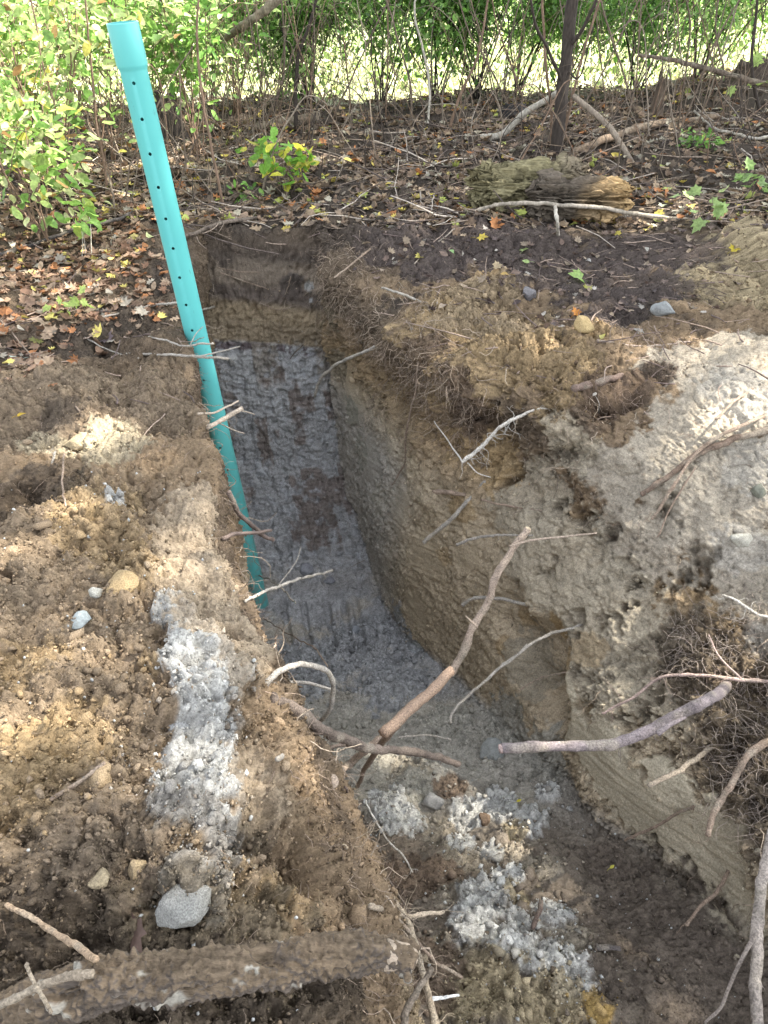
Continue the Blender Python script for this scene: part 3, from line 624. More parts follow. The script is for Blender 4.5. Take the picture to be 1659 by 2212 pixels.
root('root', 'long slim arching root over the slumped alcove of the right wall', [(974, 1562, 2.9), (980, 1535), (1040, 1478), (1110, 1420), (1180, 1372), (1258, 1350, .0)], .0055, .007, RG, 5, .05, sub=[([(1080, 1442, 2.9), (1105, 1428), (1140, 1392, 2.9)], .003, .002)])
root('root', 'thin reddish root from the right wall over the alcove mouth', [(1120, 1490, .12), (1150, 1472), (1210, 1455), (1245, 1448, .0)], .0035, .003, RR, 5, .05)
root('root', 'thin root lying on the pale slope right of the tall branch', [(1040, 1080, .08), (1100, 1092), (1170, 1104), (1210, 1120, .0)], .006, .004, RC, 6, .07)
root('root', 'pale stick-like root sticking out over the smooth cut face', [(1404, 1697, .3), (1450, 1672), (1500, 1642), (1540, 1612, .0)], .009, .010, (.26, .215, .165), 5, .06)
root('root', 'thick knotty root climbing past the right edge above the cut face', [(1528, 1806, .35), (1560, 1730), (1600, 1655), (1640, 1615), (1690, 1590, .1)], .010, .014, RC, 12, .1)
root('branch', 'upright grey-brown branch along the lower right edge of the view', [(1640, 2260, 1.55), (1636, 2160), (1632, 2060), (1640, 1960), (1655, 1860), (1680, 1760, 1.8)], .014, .014, (.24, .205, .175), 6, .07, 'branch', sub=[([(1638, 2010, 1.62), (1600, 2080), (1560, 2160), (1520, 2212, 1.7)], .005, .003)])
root('root', 'thin root crossing the smooth cut face', [(1350, 1816, .08), (1400, 1795), (1450, 1765), (1500, 1740, .0)], .006, .006, RC, 4, .05)
root('root', 'crooked brown root at the foot of the cut face, lower right', [(1480, 1998, .1), (1510, 1960), (1545, 1930), (1572, 1880, .0)], .006, .008, RC, 6, .06)
root('flat_root', 'long dark flat root running down the pale right slope', [(1385, 1068, .01), (1440, 1035, .01), (1500, 985, .02), (1560, 958, .02), (1620, 938, .02), (1690, 925, .0)], .012, .016, (.14, .10, .075), 12, .08)
root('root', 'slender branching root running up the pale right slope to the edge', [(1408, 1122, .03), (1450, 1060, .05), (1500, 982, .05), (1580, 930, .04), (1670, 888, .0)], .006, .009, RC, 8, .08, sub=[([(1420, 1160, .02), (1450, 1090), (1500, 1010, .04)], .003, .003)])
root('root', 'short dark root sticking up on the pale right slope', [(1545, 905, .06), (1585, 865), (1625, 840, .0)], .006, .006, RC, 4, .06)
root('root', 'long thin root hanging down the brown upper right wall', [(848, 1046, .1), (872, 1000), (880, 920), (895, 850), (905, 780, .0)], .005, .006, RC, 8, .07)
root('root', 'woody root end in the dark hollow of the right bank', [(1240, 838, .05), (1290, 825), (1345, 812, .0)], .016, .018, (.14, .10, .08), 16, .1)
root('root', 'pale root along the crest of the right bank above the dark hollow', [(1290, 735, .03), (1350, 742), (1420, 746), (1490, 740, .0)], .006, .006, (.34, .27, .22), 26, .14)
root('root', 'light root lying on the earth at the top of the right wall', [(825, 622, .08), (870, 635), (910, 652), (945, 655, .0)], .007, .008, RG, 2, .05)
root('root', 'short root leaning out near the head of the right wall', [(722, 600, .1), (760, 570), (800, 540, .0)], .006, .006, RC, 4, .06)
root('root', 'reddish forked root reaching in from the right edge over the tangle', [(1300, 1540, .1), (1375, 1500), (1440, 1462), (1530, 1462), (1600, 1466), (1690, 1470, .0)], .005, .008, (.36, .27, .23), 22, .12, sub=[([(1600, 1466, .1), (1555, 1420), (1530, 1370, .1)], .004, .002)])
root('root', 'white-tipped root fork at the right edge above the root tangle', [(1560, 1285, .1), (1610, 1310), (1650, 1330), (1700, 1350, .0)], .004, .006, RW, 14, .1)
# left side
root('root', 'straight level root sticking out of the left bank across the pipe', [(492, 775, 3.1), (440, 771), (380, 766), (320, 766), (275, 764, .0)], .0065, .007, RG, 4, .05, sub=[([(430, 770, 3.15), (480, 757), (518, 749, 3.1)], .004, .002)])
root('root', 'bent thin root crossing the pipe above the level root', [(460, 742, 3.25), (400, 746), (360, 737), (318, 727, .0)], .005, .005, RG, 2, .05, sub=[([(412, 745, 3.2), (425, 720), (440, 705, 3.2)], .0025, .0015)])
root('root', 'stout broken root end crossing the pipe below its middle', [(523, 882, 3.15), (490, 900), (445, 926, .0)], .010, .012, (.38, .31, .24), 6, .09, sub=[([(515, 866, 3.2), (475, 887), (428, 896, .02)], .004, .005), ([(470, 912, 3.1), (500, 926), (528, 936, 3.1)], .003, .002), ([(522, 888, 3.15), (552, 895, 3.2)], .003, .0015)])
root('root', 'twisted dark root bending down across the lower pipe', [(592, 1168, 3.05), (570, 1158), (545, 1136), (512, 1104), (490, 1060, .0)], .009, .011, (.16, .12, .10), 4, .06, group='roots crossing the lower pipe', sub=[([(586, 1146, 3.0), (545, 1150), (510, 1153), (482, 1164, .02)], .006, .008)])
root('root', 'thin straight pale root over the foot of the pipe', [(717, 1232, 3.2), (650, 1250), (585, 1272), (528, 1300, .0)], .006, .006, RG, 6, .07, group='roots crossing the lower pipe', sub=[([(600, 1265, 3.0), (632, 1225), (650, 1182, 3.1)], .003, .0015)])
root('root', 'curved thin root dropping past the foot of the pipe', [(638, 1303, 3.3), (615, 1275), (585, 1255), (540, 1238, .0)], .0045, .005, RG, 4, .06, group='roots crossing the lower pipe')
root('root', 'fine pale root trailing over the tooth marks on the floor', [(708, 1440, 2.9), (680, 1400), (640, 1378), (600, 1355), (568, 1335, .0)], .003, .004, RC, 8, .08)
root('root', 'wiry root curling out of the left wall below the pipe', [(598, 1372, 2.7), (590, 1400), (565, 1425, .0)], .0035, .004, RC, 8, .09)
root('root', 'brown root snaking over the dark soil of the left bank', [(170, 702, .01), (240, 680, .02), (320, 662, .03), (385, 655, .03), (430, 668, .03), (463, 662, .04)], .006, .008, RG, 3, .06, group='roots on the left bank')
root('root', 'thin grey root lying on the left bank, below the brown snaking root', [(150, 715, .01), (200, 738, .02), (260, 765, .01), (300, 772, .0)], .004, .004, RG, 2, .05, group='roots on the left bank')
root('root', 'short upright root stub beside the pipe on the left rim', [(422, 622, .1), (424, 650), (420, 676, .0)], .006, .006, RC)
root('root', 'pale bent root rising from the dark pocket on the left edge', [(120, 975, .08), (108, 1020), (85, 1060, .0)], .004, .005, RG, 10, .08, group='roots on the left bank')
root('root', 'thin root standing in the ochre spoil on the left', [(140, 980, .05), (130, 1040), (140, 1095, .0)], .004, .004, RC, 2, .05, group='roots on the left bank')
root('twig', 'thin dry twig leaning in from the upper left over the bank', [(0, 690, .1), (60, 760), (140, 850), (175, 895, .0)], .004, .0035, RC, 2, .05, 'twig', 'twigs on the banks')
root('twig', 'grey twig half buried in the brown spoil, lower left', [(110, 1730, .01), (170, 1690), (225, 1650, .01)], .005, .005, RC, 0, .05, 'twig', 'twigs on the banks')
root('stick', 'light brown ringed stick leaning on the foreground log at the left', [(14, 1953, .02), (60, 1974, .04), (120, 2015, .06), (205, 2068, 1.06)], .005, .006, (.33, .24, .16), 0, .05, 'stick', 'sticks by the foreground log', w=.003)
root('stick', 'pale smooth stick reaching under the foreground log from the left edge', [(-20, 2185, 1.04), (60, 2140), (140, 2110), (200, 2100, 1.03)], .006, .007, (.20, .165, .125), 0, .05, 'stick', 'sticks by the foreground log', w=.003)
root('stick', 'thin crossed stick near the left end of the foreground log', [(60, 2080, 1.0), (80, 2130), (100, 2170), (110, 2190, 1.0)], .003, .003, (.20, .165, .125), 0, .05, 'stick', 'sticks by the foreground log', w=.003)
root('hanging_root', 'long dirty root hanging from the left bank to the lower middle', [(740, 1830, .02), (790, 1860, 1.9), (840, 1930), (880, 1992), (905, 2080), (928, 2170), (940, 2240, 1.75)], .007, .012, (.27, .22, .16), 26, .12, group='roots hanging into the near trench')
root('hanging_root', 'dark wiry root hanging beside the long dirty one', [(745, 1700, .02), (775, 1760, 2.1), (790, 1840), (840, 1900), (895, 1995, 1.9)], .004, .003, RD, 18, .12, group='roots hanging into the near trench')
root('hanging_root', 'pale thin root curving from the left bank over the dark floor', [(790, 1730, 2.2), (830, 1800), (870, 1850), (890, 1885, 2.3)], .003, .003, RW, 2, .06, group='roots hanging into the near trench')
root('hanging_root', 'brown root slanting down to the right past the white chip of wood', [(850, 1975, 1.8), (900, 2040), (950, 2080), (1000, 2110, 1.9)], .005, .005, RC, 12, .09, group='roots hanging into the near trench')
root('hanging_root', 'level crusted root poking right from the lower left bank', [(958, 1970, 1.95), (900, 1977), (850, 1970, 1.8), (800, 1950, .05)], .006, .008, (.33, .27, .2), 12, .08, group='roots hanging into the near trench')
root('hanging_root', 'dark root dangling at the bottom edge right of the log end', [(868, 2250, 1.6), (880, 2180), (915, 2120), (930, 2090, 1.7)], .010, .007, (.16, .13, .10), 6, .08, group='roots hanging into the near trench')
root('hanging_root', 'fine root bending over the white sand of the floor', [(975, 1600, 2.7), (920, 1590), (860, 1592, 2.65), (1040, 1632, 2.8)][:3], .004, .003, RG, 4, .06)
root('wood_chip', 'bright white sliver of wood at the bottom beside the hanging roots', [(935, 2158, 1.66), (965, 2154), (992, 2150, 1.66)], .0055, .003, (.75, .73, .68), 0, cat='wood chip', group=None, w=.001, flat=.5)
root('bark_piece', 'dark short stick standing in the white sand of the near floor', [(1150, 2005, .01), (1165, 1970), (1168, 1945, .1)], .009, .010, RD, 0, cat='stick', group=None)
root('bark_piece', 'dark slab of bark lying on the brown floor soil', [(1290, 2045, .02), (1340, 2050, .03)], .014, .010, (.10, .085, .08), 0, cat='bark', group=None, flat=.4)
# fine roots on the back wall
for k, (lb, pts) in enumerate([('thin root stuck to the dark top of the end wall, right of the pipe', [(470, 578, .03), (520, 585), (560, 588, .01)]),
                 ('longer thin root on the end wall below the first one', [(475, 590, .03), (540, 612), (580, 625, .01)]),
                 ('short pale root near the middle of the end wall top', [(628, 598, .06), (622, 620), (610, 640, .0)]),
                 ('root at the seam of the dark and tan layers of the end wall', [(560, 655, .05), (600, 668), (640, 660, .0)]),
                 ('dark root scrap high on the right corner of the end wall', [(655, 745, .05), (640, 760), (625, 775, .0)])]):
    root('root', lb, pts, .004, .003, RC if k != 4 else RD, 4, .05, group='fine roots in the end wall')
# foreground log
def log(name, label, pts, r0, r1, c, cat, mat, group=None, sides=48, rough=.3, flat=1, n=16, lump=.0):
    p = smooth_path(to_world(pts), n); mb = MB(); rr = np.linspace(r0, r1, len(p)) * (1 + .1 * fbm(p, 9, 2, 4))
    mb.tube(p, rr, sides, c, rough, 7, flat); o = mb.build(name, mat)
    me = o.data; a = np.empty(len(me.vertices) * 3, np.float32); me.vertices.foreach_get('co', a); a = a.reshape(-1, 3).astype(float)
    cc_ = np.array(c)[None] * (1 + .5 * fbm(a, 22, 3, 8) + .3 * fbm(a, 70, 2, 12))[:, None]
    if lump:
        nv = np.empty(len(me.vertices) * 3, np.float32); me.vertices.foreach_get('normal', nv); nv = nv.reshape(-1, 3)
        F, v = cells(a + .006 * np.stack([fbm(a, 60, 2, 1), fbm(a, 60, 2, 2), fbm(a, 60, 2, 3)], 1), 85, 3); a = a + nv * (lump * (2.2 * np.clip(.6 - F, -.3, .6) * (.3 + v) + 1.8 * fbm(a, 22, 3, 6) + 1.2 * fbm(a, 130, 2, 6) + 1.6 * fbm(a, 9, 2, 16) - 3.5 * sstep(.2, .5, fbm(a * [.35, 1, 1], 30, 2, 9))))[:, None]; me.vertices.foreach_set('co', a.astype(np.float32).ravel())
    me.attributes['Col'].data.foreach_set('color', np.concatenate([np.clip(cc_, .01, .9), np.ones((len(a), 1))], 1).astype(np.float32).ravel())
    me.update(); recentre(o, p[0]); return tag(o, label, cat, group)
LOGC = (.20, .155, .105)
fl = log('fallen_log', 'rotting earth-crusted log lying across the bottom left foreground', [(-60, 2235, 1.22), (60, 2180, 1.18), (160, 2140, 1.11), (250, 2115, 1.10), (360, 2112), (480, 2098), (600, 2088), (690, 2066), (790, 2058), (850, 2060), (886, 2072, 1.20)], .035, .027, (.060, .046, .036), 'log', M_rot, n=60, sides=110, lump=.005, rough=.13)
logme = fl.data; la = np.empty(len(logme.vertices) * 3, np.float32); logme.vertices.foreach_get('co', la); la = la.reshape(-1, 3).astype(float) + np.array(fl.location); lctr = la.mean(0)
pe = np.array([CAM + ray(890, 2066) * 1.20, CAM + ray(830, 2060) * 1.185]); m_ = MB(); m_.tube([pe[1], pe[0]], [.026, .021], 18, (.36, .29, .22), .35, 5); m_.build('broken_end', M_rot, fl)
def crust(pts, nrm, n_, size, c, name, parent, lab=None):
    i = rng.integers(0, len(pts), n_); sz = rng.gamma(2., size, n_) + .0012; v = OCT[None] * (1 + .4 * rng.normal(size=(n_, 6, 1))); v = np.einsum('nij,nkj->nki', rand_rot(n_), v) * sz[:, None, None] + (pts[i] + nrm[i] * (sz * .5)[:, None])[:, None]
    cc_ = np.repeat((np.array(c)[None] * rng.uniform(.5, 1.5, (n_, 1)))[:, None], 6, 1).reshape(-1, 3)
    return tag(mesh_obj(name, v.reshape(-1, 3), (OCF[None] + (np.arange(n_) * 6)[:, None, None]).reshape(-1, 3), M_crumb, parent, False, np.clip(cc_, .01, .9)), kind='stuff')
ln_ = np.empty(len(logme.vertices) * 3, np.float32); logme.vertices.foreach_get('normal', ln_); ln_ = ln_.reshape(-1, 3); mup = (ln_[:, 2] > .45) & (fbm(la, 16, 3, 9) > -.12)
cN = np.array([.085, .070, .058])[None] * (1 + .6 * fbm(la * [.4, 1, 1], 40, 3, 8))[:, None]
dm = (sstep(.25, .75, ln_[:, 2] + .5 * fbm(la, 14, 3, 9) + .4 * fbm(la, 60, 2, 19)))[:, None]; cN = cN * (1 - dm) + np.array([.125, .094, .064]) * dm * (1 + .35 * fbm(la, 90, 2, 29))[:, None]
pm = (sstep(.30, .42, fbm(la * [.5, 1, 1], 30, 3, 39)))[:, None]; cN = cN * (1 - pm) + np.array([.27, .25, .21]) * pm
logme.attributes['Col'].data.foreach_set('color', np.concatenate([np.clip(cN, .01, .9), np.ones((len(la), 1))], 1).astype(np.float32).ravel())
# ------------------------------------------------------------------ fine hair roots along the rims
def hairs(name, label, idx, L, r, cbase, n_seg=5, droop=.5, out=.5):
    mb = MB()
    n = len(idx); d = GN[idx] * out + rng.normal(size=(n, 3)) * .55 + [0, 0, -droop]; d /= np.linalg.norm(d, axis=1)[:, None]
    P_ = [p3[idx] - GN[idx] * .004]; ln = L * rng.uniform(.35, 1.2, n)
    for j in range(n_seg):
        d = d + rng.normal(size=(n, 3)) * .42 + [0, 0, -.12]; d /= np.linalg.norm(d, axis=1)[:, None]; P_.append(P_[-1] + d * (ln / n_seg)[:, None])
    path = np.stack(P_, 1)                     # n, seg+1, 3
    S = 3; k = n_seg + 1; a = np.arange(S) / S * 2 * math.pi
    t = np.gradient(path, axis=1); t /= np.linalg.norm(t, axis=2)[..., None] + 1e-9
    u = np.cross(t, [.3, .2, .93]); u /= np.linalg.norm(u, axis=2)[..., None] + 1e-9; w_ = np.cross(t, u)
    rad = (r * rng.uniform(.6, 1.4, n))[:, None] * np.linspace(1, .45, k)[None]
    v = path[:, :, None, :] + rad[:, :, None, None] * (np.cos(a)[None, None, :, None] * u[:, :, None, :] + np.sin(a)[None, None, :, None] * w_[:, :, None, :])
    i = (np.arange(k - 1)[:, None] * S + np.arange(S)[None]).ravel(); j2 = (np.arange(k - 1)[:, None] * S + (np.arange(S)[None] + 1) % S).ravel()
    q = np.stack([i, j2, j2 + S, i + S], -1); f = (q[None] + (np.arange(n) * k * S)[:, None, None]).reshape(-1, 4)
    c = np.array(cbase)[None] * rng.uniform(.6, 1.35, size=(n, 1)); c = np.repeat(c, k * S, 0)
    return tag(mesh_obj(name, v.reshape(-1, 3), f, M_root, col=c), label, 'roots', kind='stuff')
def near_px(lst):
    wgt = np.zeros(len(p3))
    for x, y, r in lst: wgt = np.maximum(wgt, np.exp(-(((PX - x) ** 2 + (PY - y) ** 2) / r ** 2)))
    return wgt * (wgt > .05)
hairs('fine_roots', 'matted fine roots in the dark hollows of the right bank', scatter(1500, near_px([(1340, 850, 70), (1400, 770, 60), (1430, 740, 50), (980, 850, 80), (930, 780, 60), (1000, 930, 60), (800, 640, 60), (1300, 900, 40), (900, 900, 60), (720, 560, 50), (860, 700, 50)]) * (Yg < 4.9)), .09, .0010, (.27, .20, .155))
hairs('fine_roots', 'fibrous roots along the rim of the left bank', scatter(800, near_px([(250, 880, 70), (350, 950, 60), (420, 900, 40), (60, 1080, 60), (330, 820, 50), (420, 1000, 40), (470, 1060, 30), (130, 900, 60), (540, 1330, 30)]) * (U < 7)), .07, .0009, (.27, .205, .16))
hairs('fine_roots', 'tangled pale roots at the right edge over the cut face', scatter(900, near_px([(1590, 1480, 80), (1620, 1560, 70), (1600, 1650, 70), (1500, 1400, 60), (1620, 1300, 40), (1560, 1400, 60), (1640, 1750, 60)]) * (U > 11)), .13, .0013, (.34, .28, .23), droop=.3, out=1.2)
hairs('fine_roots', 'hanging root fibres on the lower left bank', scatter(420, near_px([(760, 1850, 50), (700, 1900, 70), (780, 1980, 60), (700, 1680, 40), (840, 2100, 60)]) * (U < 8)), .10, .0010, (.26, .2, .15), droop=.6, out=1.)
hairs('fine_roots', 'shaggy fringe of thin roots hanging from the lip of the right wall', scatter(1500, near_px([(700, 585, 40), (750, 630, 45), (810, 680, 50), (870, 730, 55), (930, 790, 60), (980, 850, 60), (900, 700, 50), (860, 860, 50), (760, 560, 40), (1010, 930, 40)]) * (U > 10.2) * (Yg < 4.72)), .15, .0015, (.33, .255, .19), n_seg=7, droop=.9, out=.8)
hairs('fine_roots', 'sparse fine roots over the spoil and leaf mould', scatter(11000, (Yg < 5.5) * (1 - floorm) * (1 - endm) * np.clip(amp, 0, 1)), .05, .0007, (.26, .20, .15), droop=.1, out=.2)
hairs('fine_roots', 'thin broken root ends sticking out of the trench walls', scatter(620, (rwall * (z > -1.1) + lwall + .5 * endm * (z > -.5) + (U > IR_R - 1) * (U < IR_R + .6) * (Yg < 4.6)) * (amp > .5)), .17, .0022, (.30, .24, .18), n_seg=8, droop=.25, out=1.0)
hairs('fine_roots', 'short fibres fringing both rims of the trench', scatter(2200, (np.abs(U - IR_L - .3) < .5) * 1. * (Yg < 4.6) + (np.abs(U - IR_R + .2) < .9) * (Yg < 4.7) * (Yg > 2.2) + 2. * (Yg > 4.66) * (Yg < 4.8) * (np.abs(U - 9) < 4)), .07, .0010, (.25, .19, .145), droop=.5, out=.7)

# ------------------------------------------------------------------ the perforated pipe
M_pipe, n, l, b = new_mat('teal_pvc')
tc = n.new('ShaderNodeTexCoord'); mp = n.new('ShaderNodeMapping'); mp.inputs['Scale'].default_value = (1, 1, .35); l.new(tc.outputs['Object'], mp.inputs[0])
nz = N(n, 'ShaderNodeTexNoise', Scale=38., Detail=6., Roughness=.75); l.new(mp.outputs[0], nz.inputs['Vector'])
r1 = n.new('ShaderNodeValToRGB'); r1.color_ramp.elements[0].position = .64; r1.color_ramp.elements[1].position = .70; l.new(nz.outputs['Fac'], r1.inputs[0])
nz2 = N(n, 'ShaderNodeTexNoise', Scale=5., Detail=4.); l.new(tc.outputs['Object'], nz2.inputs['Vector'])
mx = n.new('ShaderNodeMix'); mx.data_type = 'RGBA'; mx.inputs['A'].default_value = (.11, .45, .425, 1); mx.inputs['B'].default_value = (.09, .39, .38, 1); l.new(nz2.outputs['Fac'], mx.inputs['Factor'])
mx2 = n.new('ShaderNodeMix'); mx2.data_type = 'RGBA'; mx2.inputs['B'].default_value = (.05, .12, .12, 1); l.new(mx.outputs['Result'], mx2.inputs['A'])
ml = n.new('ShaderNodeMath'); ml.operation = 'MULTIPLY'; ml.inputs[1].default_value = .75; l.new(r1.outputs[0], ml.inputs[0]); l.new(ml.outputs[0], mx2.inputs['Factor'])
sx = n.new('ShaderNodeSeparateXYZ'); l.new(tc.outputs['Object'], sx.inputs[0])
nz3 = N(n, 'ShaderNodeTexNoise', Scale=22., Detail=7., Roughness=.7); l.new(tc.outputs['Object'], nz3.inputs['Vector'])
mm = n.new('ShaderNodeMapRange'); mm.inputs['From Min'].default_value = 0; mm.inputs['From Max'].default_value = 2.2; mm.inputs['To Min'].default_value = .46; mm.inputs['To Max'].default_value = .68; l.new(sx.outputs['Z'], mm.inputs['Value'])
sb_ = n.new('ShaderNodeMath'); sb_.operation = 'SUBTRACT'; l.new(nz3.outputs['Fac'], sb_.inputs[0]); l.new(mm.outputs[0], sb_.inputs[1])
mu = n.new('ShaderNodeMath'); mu.operation = 'MULTIPLY'; mu.use_clamp = True; mu.inputs[1].default_value = 9.; l.new(sb_.outputs[0], mu.inputs[0])
mx3 = n.new('ShaderNodeMix'); mx3.data_type = 'RGBA'; mx3.inputs['B'].default_value = (.24, .20, .15, 1); l.new(mx2.outputs['Result'], mx3.inputs['A']); m5 = n.new('ShaderNodeMath'); m5.operation = 'MULTIPLY'; m5.inputs[1].default_value = .6; l.new(mu.outputs[0], m5.inputs[0]); l.new(m5.outputs[0], mx3.inputs['Factor'])
l.new(mx3.outputs['Result'], b.inputs['Base Color']); b.inputs['Roughness'].default_value = .38
pt = CAM + ray(264, 48) * 2.82; pb = CAM + ray(566, 1322) * 4.78
ax = pt - pb; LEN = np.linalg.norm(ax); ax /= LEN
def lathe(prof, sides=96):
    a = np.arange(sides) / sides * 2 * math.pi; v = np.array([(r * math.cos(t), r * math.sin(t), z_) for z_, r in prof for t in a]); nr_ = len(prof)
    i = np.arange(nr_)[:, None] * sides; j = np.arange(sides)[None]; j2 = (j + 1) % sides; i2 = ((np.arange(nr_) + 1) % nr_)[:, None] * sides
    return v, np.stack([i + j, i + j2, i2 + j2, i2 + j], -1).reshape(-1, 4)
ro, ri = .0535, .0495
outer = [(0, ro), (LEN - .16, ro), (LEN - .153, ro + .002), (LEN - .145, ro + .0052), (LEN - .138, ro + .0068), (LEN - .02, ro + .0068), (LEN - .002, ro + .0068)]
inner = [(LEN, ro + .005), (LEN, ri + .0068), (LEN - .138, ri + .006), (LEN - .16, ri), (0, ri)]
v, f = lathe(outer + inner)
q = Vector(ax).to_track_quat('Z', 'Y')
pipe = mesh_obj('drain_pipe', v, f[:, ::-1], M_pipe); me = pipe.data
# holes bored through the near side, every 12.7 cm along one line
hb = MB(); 
holes_px = [(289, 180), (307, 258), (324, 333), (342, 405), (358, 473), (374, 537), (388, 600), (402, 659), (415, 714), (440, 822), (461, 916), (475, 968), (484, 1012), (497, 1055), (508, 1100), (517, 1135)]
qi = q.inverted()
for hx, hy in holes_px:
    # where the view ray meets the pipe
    d = ray(hx, hy); o_ = Vector(CAM - pb); dl = qi @ Vector(d); ol = qi @ o_
    A = dl.x ** 2 + dl.y ** 2; B = 2 * (ol.x * dl.x + ol.y * dl.y); Cc = ol.x ** 2 + ol.y ** 2 - ro * ro; D = B * B - 4 * A * Cc
    if D <= 0: continue
    t_ = (-B - math.sqrt(D)) / (2 * A); h_ = ol + dl * t_; rad = Vector((h_.x, h_.y, 0)).normalized()
    c0 = Vector((0, 0, h_.z)) + rad * (ri - .012); c1 = Vector((0, 0, h_.z)) + rad * (ro + .012)
    hb.tube([c0[:], c1[:]], .0068, 16)
cut = hb.build('cutter', M_pipe, smooth=False)
bo = pipe.modifiers.new('b', 'BOOLEAN'); bo.object = cut; bo.operation = 'DIFFERENCE'; bo.solver = 'EXACT'
dg = bpy.context.evaluated_depsgraph_get(); nm = bpy.data.meshes.new_from_object(pipe.evaluated_get(dg)); pipe.modifiers.clear()
if len(nm.polygons) > 500: pipe.data = nm
bpy.data.objects.remove(cut)
for p_ in pipe.data.polygons: p_.use_smooth = abs(p_.normal.z) < .5 and p_.area > 1e-6
pipe.data.update()
try: pipe.data.set_sharp_from_angle(angle=R(35))
except Exception: pass
pipe.location = pb; pipe.rotation_mode = 'QUATERNION'; pipe.rotation_quaternion = q
tag(pipe, 'teal perforated plastic drain pipe with a wide socket end, standing in the trench', 'pipe')

# ------------------------------------------------------------------ leaves
def leaf_templates():
    T = []
    def mk(outline, fold=.15, curl=.2):
        o = np.array(outline, float); n_ = len(o); v = np.vstack([o, [(0, .02)]])
        z_ = fold * np.abs(v[:, 0]) + curl * v[:, 1] ** 2 + .06 * np.sin(9 * v[:, 0] + 5 * v[:, 1] + 3 * curl); v3 = np.column_stack([v, z_]); f_ = [(k, (k + 1) % n_, n_) for k in range(n_)]
        return v3, f_
    ov = [(0, -.5), (.16, -.38), (.26, -.1), (.22, .18), (.09, .4), (0, .5), (-.09, .4), (-.22, .18), (-.26, -.1), (-.16, -.38)]
    mp_ = [(0, -.5), (.12, -.36), (.36, -.42), (.32, -.2), (.52, -.02), (.3, .04), (.34, .3), (.16, .2), (0, .55), (-.16, .2), (-.34, .3), (-.3, .04), (-.52, -.02), (-.32, -.2), (-.36, -.42), (-.12, -.36)]
    ok = [(0, -.55), (.08, -.35), (.24, -.3), (.1, -.14), (.32, .02), (.12, .12), (.28, .34), (.08, .34), (0, .55), (-.08, .34), (-.28, .34), (-.12, .12), (-.32, .02), (-.1, -.14), (-.24, -.3), (-.08, -.35)]
    ln = [(0, -.5), (.09, -.3), (.13, 0), (.08, .28), (0, .55), (-.08, .28), (-.13, 0), (-.09, -.3)]
    for o, k in ((ov, 3), (mp_, 3), (ok, 2), (ln, 2)):
        for j in range(k): T.append(mk(o, .1 + .25 * j, .15 + .5 * j * (-1) ** j))
    return T
LT = leaf_templates()
def basis(fwd, up):
    fwd = fwd / (np.linalg.norm(fwd, axis=1)[:, None] + 1e-9); x_ = np.cross(fwd, up); x_ /= np.linalg.norm(x_, axis=1)[:, None] + 1e-9; z_ = np.cross(x_, fwd)
    return np.stack([x_, fwd, z_], -1)          # columns
def leaves(pos, fwd, up, size, colors, kinds, extra=None):
    vs, ts, cs = [], [], []; o = 0; B = basis(fwd, up); ki = rng.choice(kinds, len(pos))
    for k in set(ki.tolist()):
        m = ki == k; T, F = LT[k]; F = np.array(F); nn = int(m.sum())
        v = np.einsum('nij,kj->nki', B[m], T) * size[m][:, None, None] + pos[m][:, None, :]
        vs.append(v.reshape(-1, 3)); ts.append((F[None] + (np.arange(nn) * len(T))[:, None, None]).reshape(-1, 3) + o); cs.append(np.repeat(colors[m], len(T), 0)); o += nn * len(T)
    return np.vstack(vs), np.vstack(ts), np.vstack(cs)
def pick(pal, n, var=.25):
    p = np.array([c for c, w_ in pal]); w_ = np.array([w_ for c, w_ in pal], float); i = rng.choice(len(p), n, p=w_ / w_.sum())
    return np.clip(p[i] * rng.uniform(1 - var, 1 + var, (n, 1)), .005, .9)
# leaf litter on the forest floor (uncountable)
PALL = [((.17, .115, .075), 6), ((.28, .205, .13), 4), ((.11, .08, .055), 5), ((.33, .14, .05), .8), ((.50, .40, .09), .7), ((.30, .27, .20), 1.6), ((.30, .33, .08), .6)]
PALO = [((.34, .15, .06), 1.3), ((.22, .14, .09), 6), ((.29, .21, .14), 4), ((.18, .10, .06), 3), ((.50, .42, .12), 1.0), ((.33, .29, .23), 1.0)]
def litter(name, label, idx, size, pal, flat=.35):
    n_ = len(idx); fw = rng.normal(size=(n_, 3)) * [1, 1, .25]; up = GN[idx] * flat + rng.normal(size=(n_, 3)) * .28 + [0, 0, .5]
    v, t, c = leaves(p3[idx] + [0, 0, .008] + GN[idx] * rng.uniform(0, .015, (n_, 1)), fw, up, size, pick(pal, n_), [0, 1, 2, 3, 4, 5, 6, 7])
    return tag(mesh_obj(name, v, [t], M_litter, smooth=False, col=c), label, 'leaves', kind='stuff')
wf = far * (Yg < 9.8) / np.maximum(Yg - 3.4, 1) ** .5 * (.25 + sstep(-.35, .3, nC + .6 * nA))
litter('leaf_litter', 'brown and yellow fallen leaves covering the forest floor behind the trench', scatter(11000, wf), rng.uniform(.035, .095, 11000), PALL)
wl = near_px([(100, 600, 130), (250, 560, 90), (60, 680, 100), (300, 640, 60), (200, 500, 90), (200, 640, 80), (20, 560, 80)]) * (U < 6)
litter('leaf_litter', 'orange and tan oak and maple leaves heaped on the left bank', scatter(1500, wl), rng.uniform(.035, .08, 1500), PALO)
wr = near_px([(1300, 560, 160), (1100, 540, 120), (1400, 620, 90), (900, 520, 100), (1250, 640, 100), (1500, 520, 100)]) * (U > 10) * (Yg > 3.2)
litter('leaf_litter', 'sparse dark leaf scraps on the trampled earth right of the trench', scatter(620, wr), rng.uniform(.025, .06, 620), [((.13, .09, .07), 5), ((.22, .17, .12), 3), ((.33, .30, .26), 1), ((.07, .05, .045), 3)])
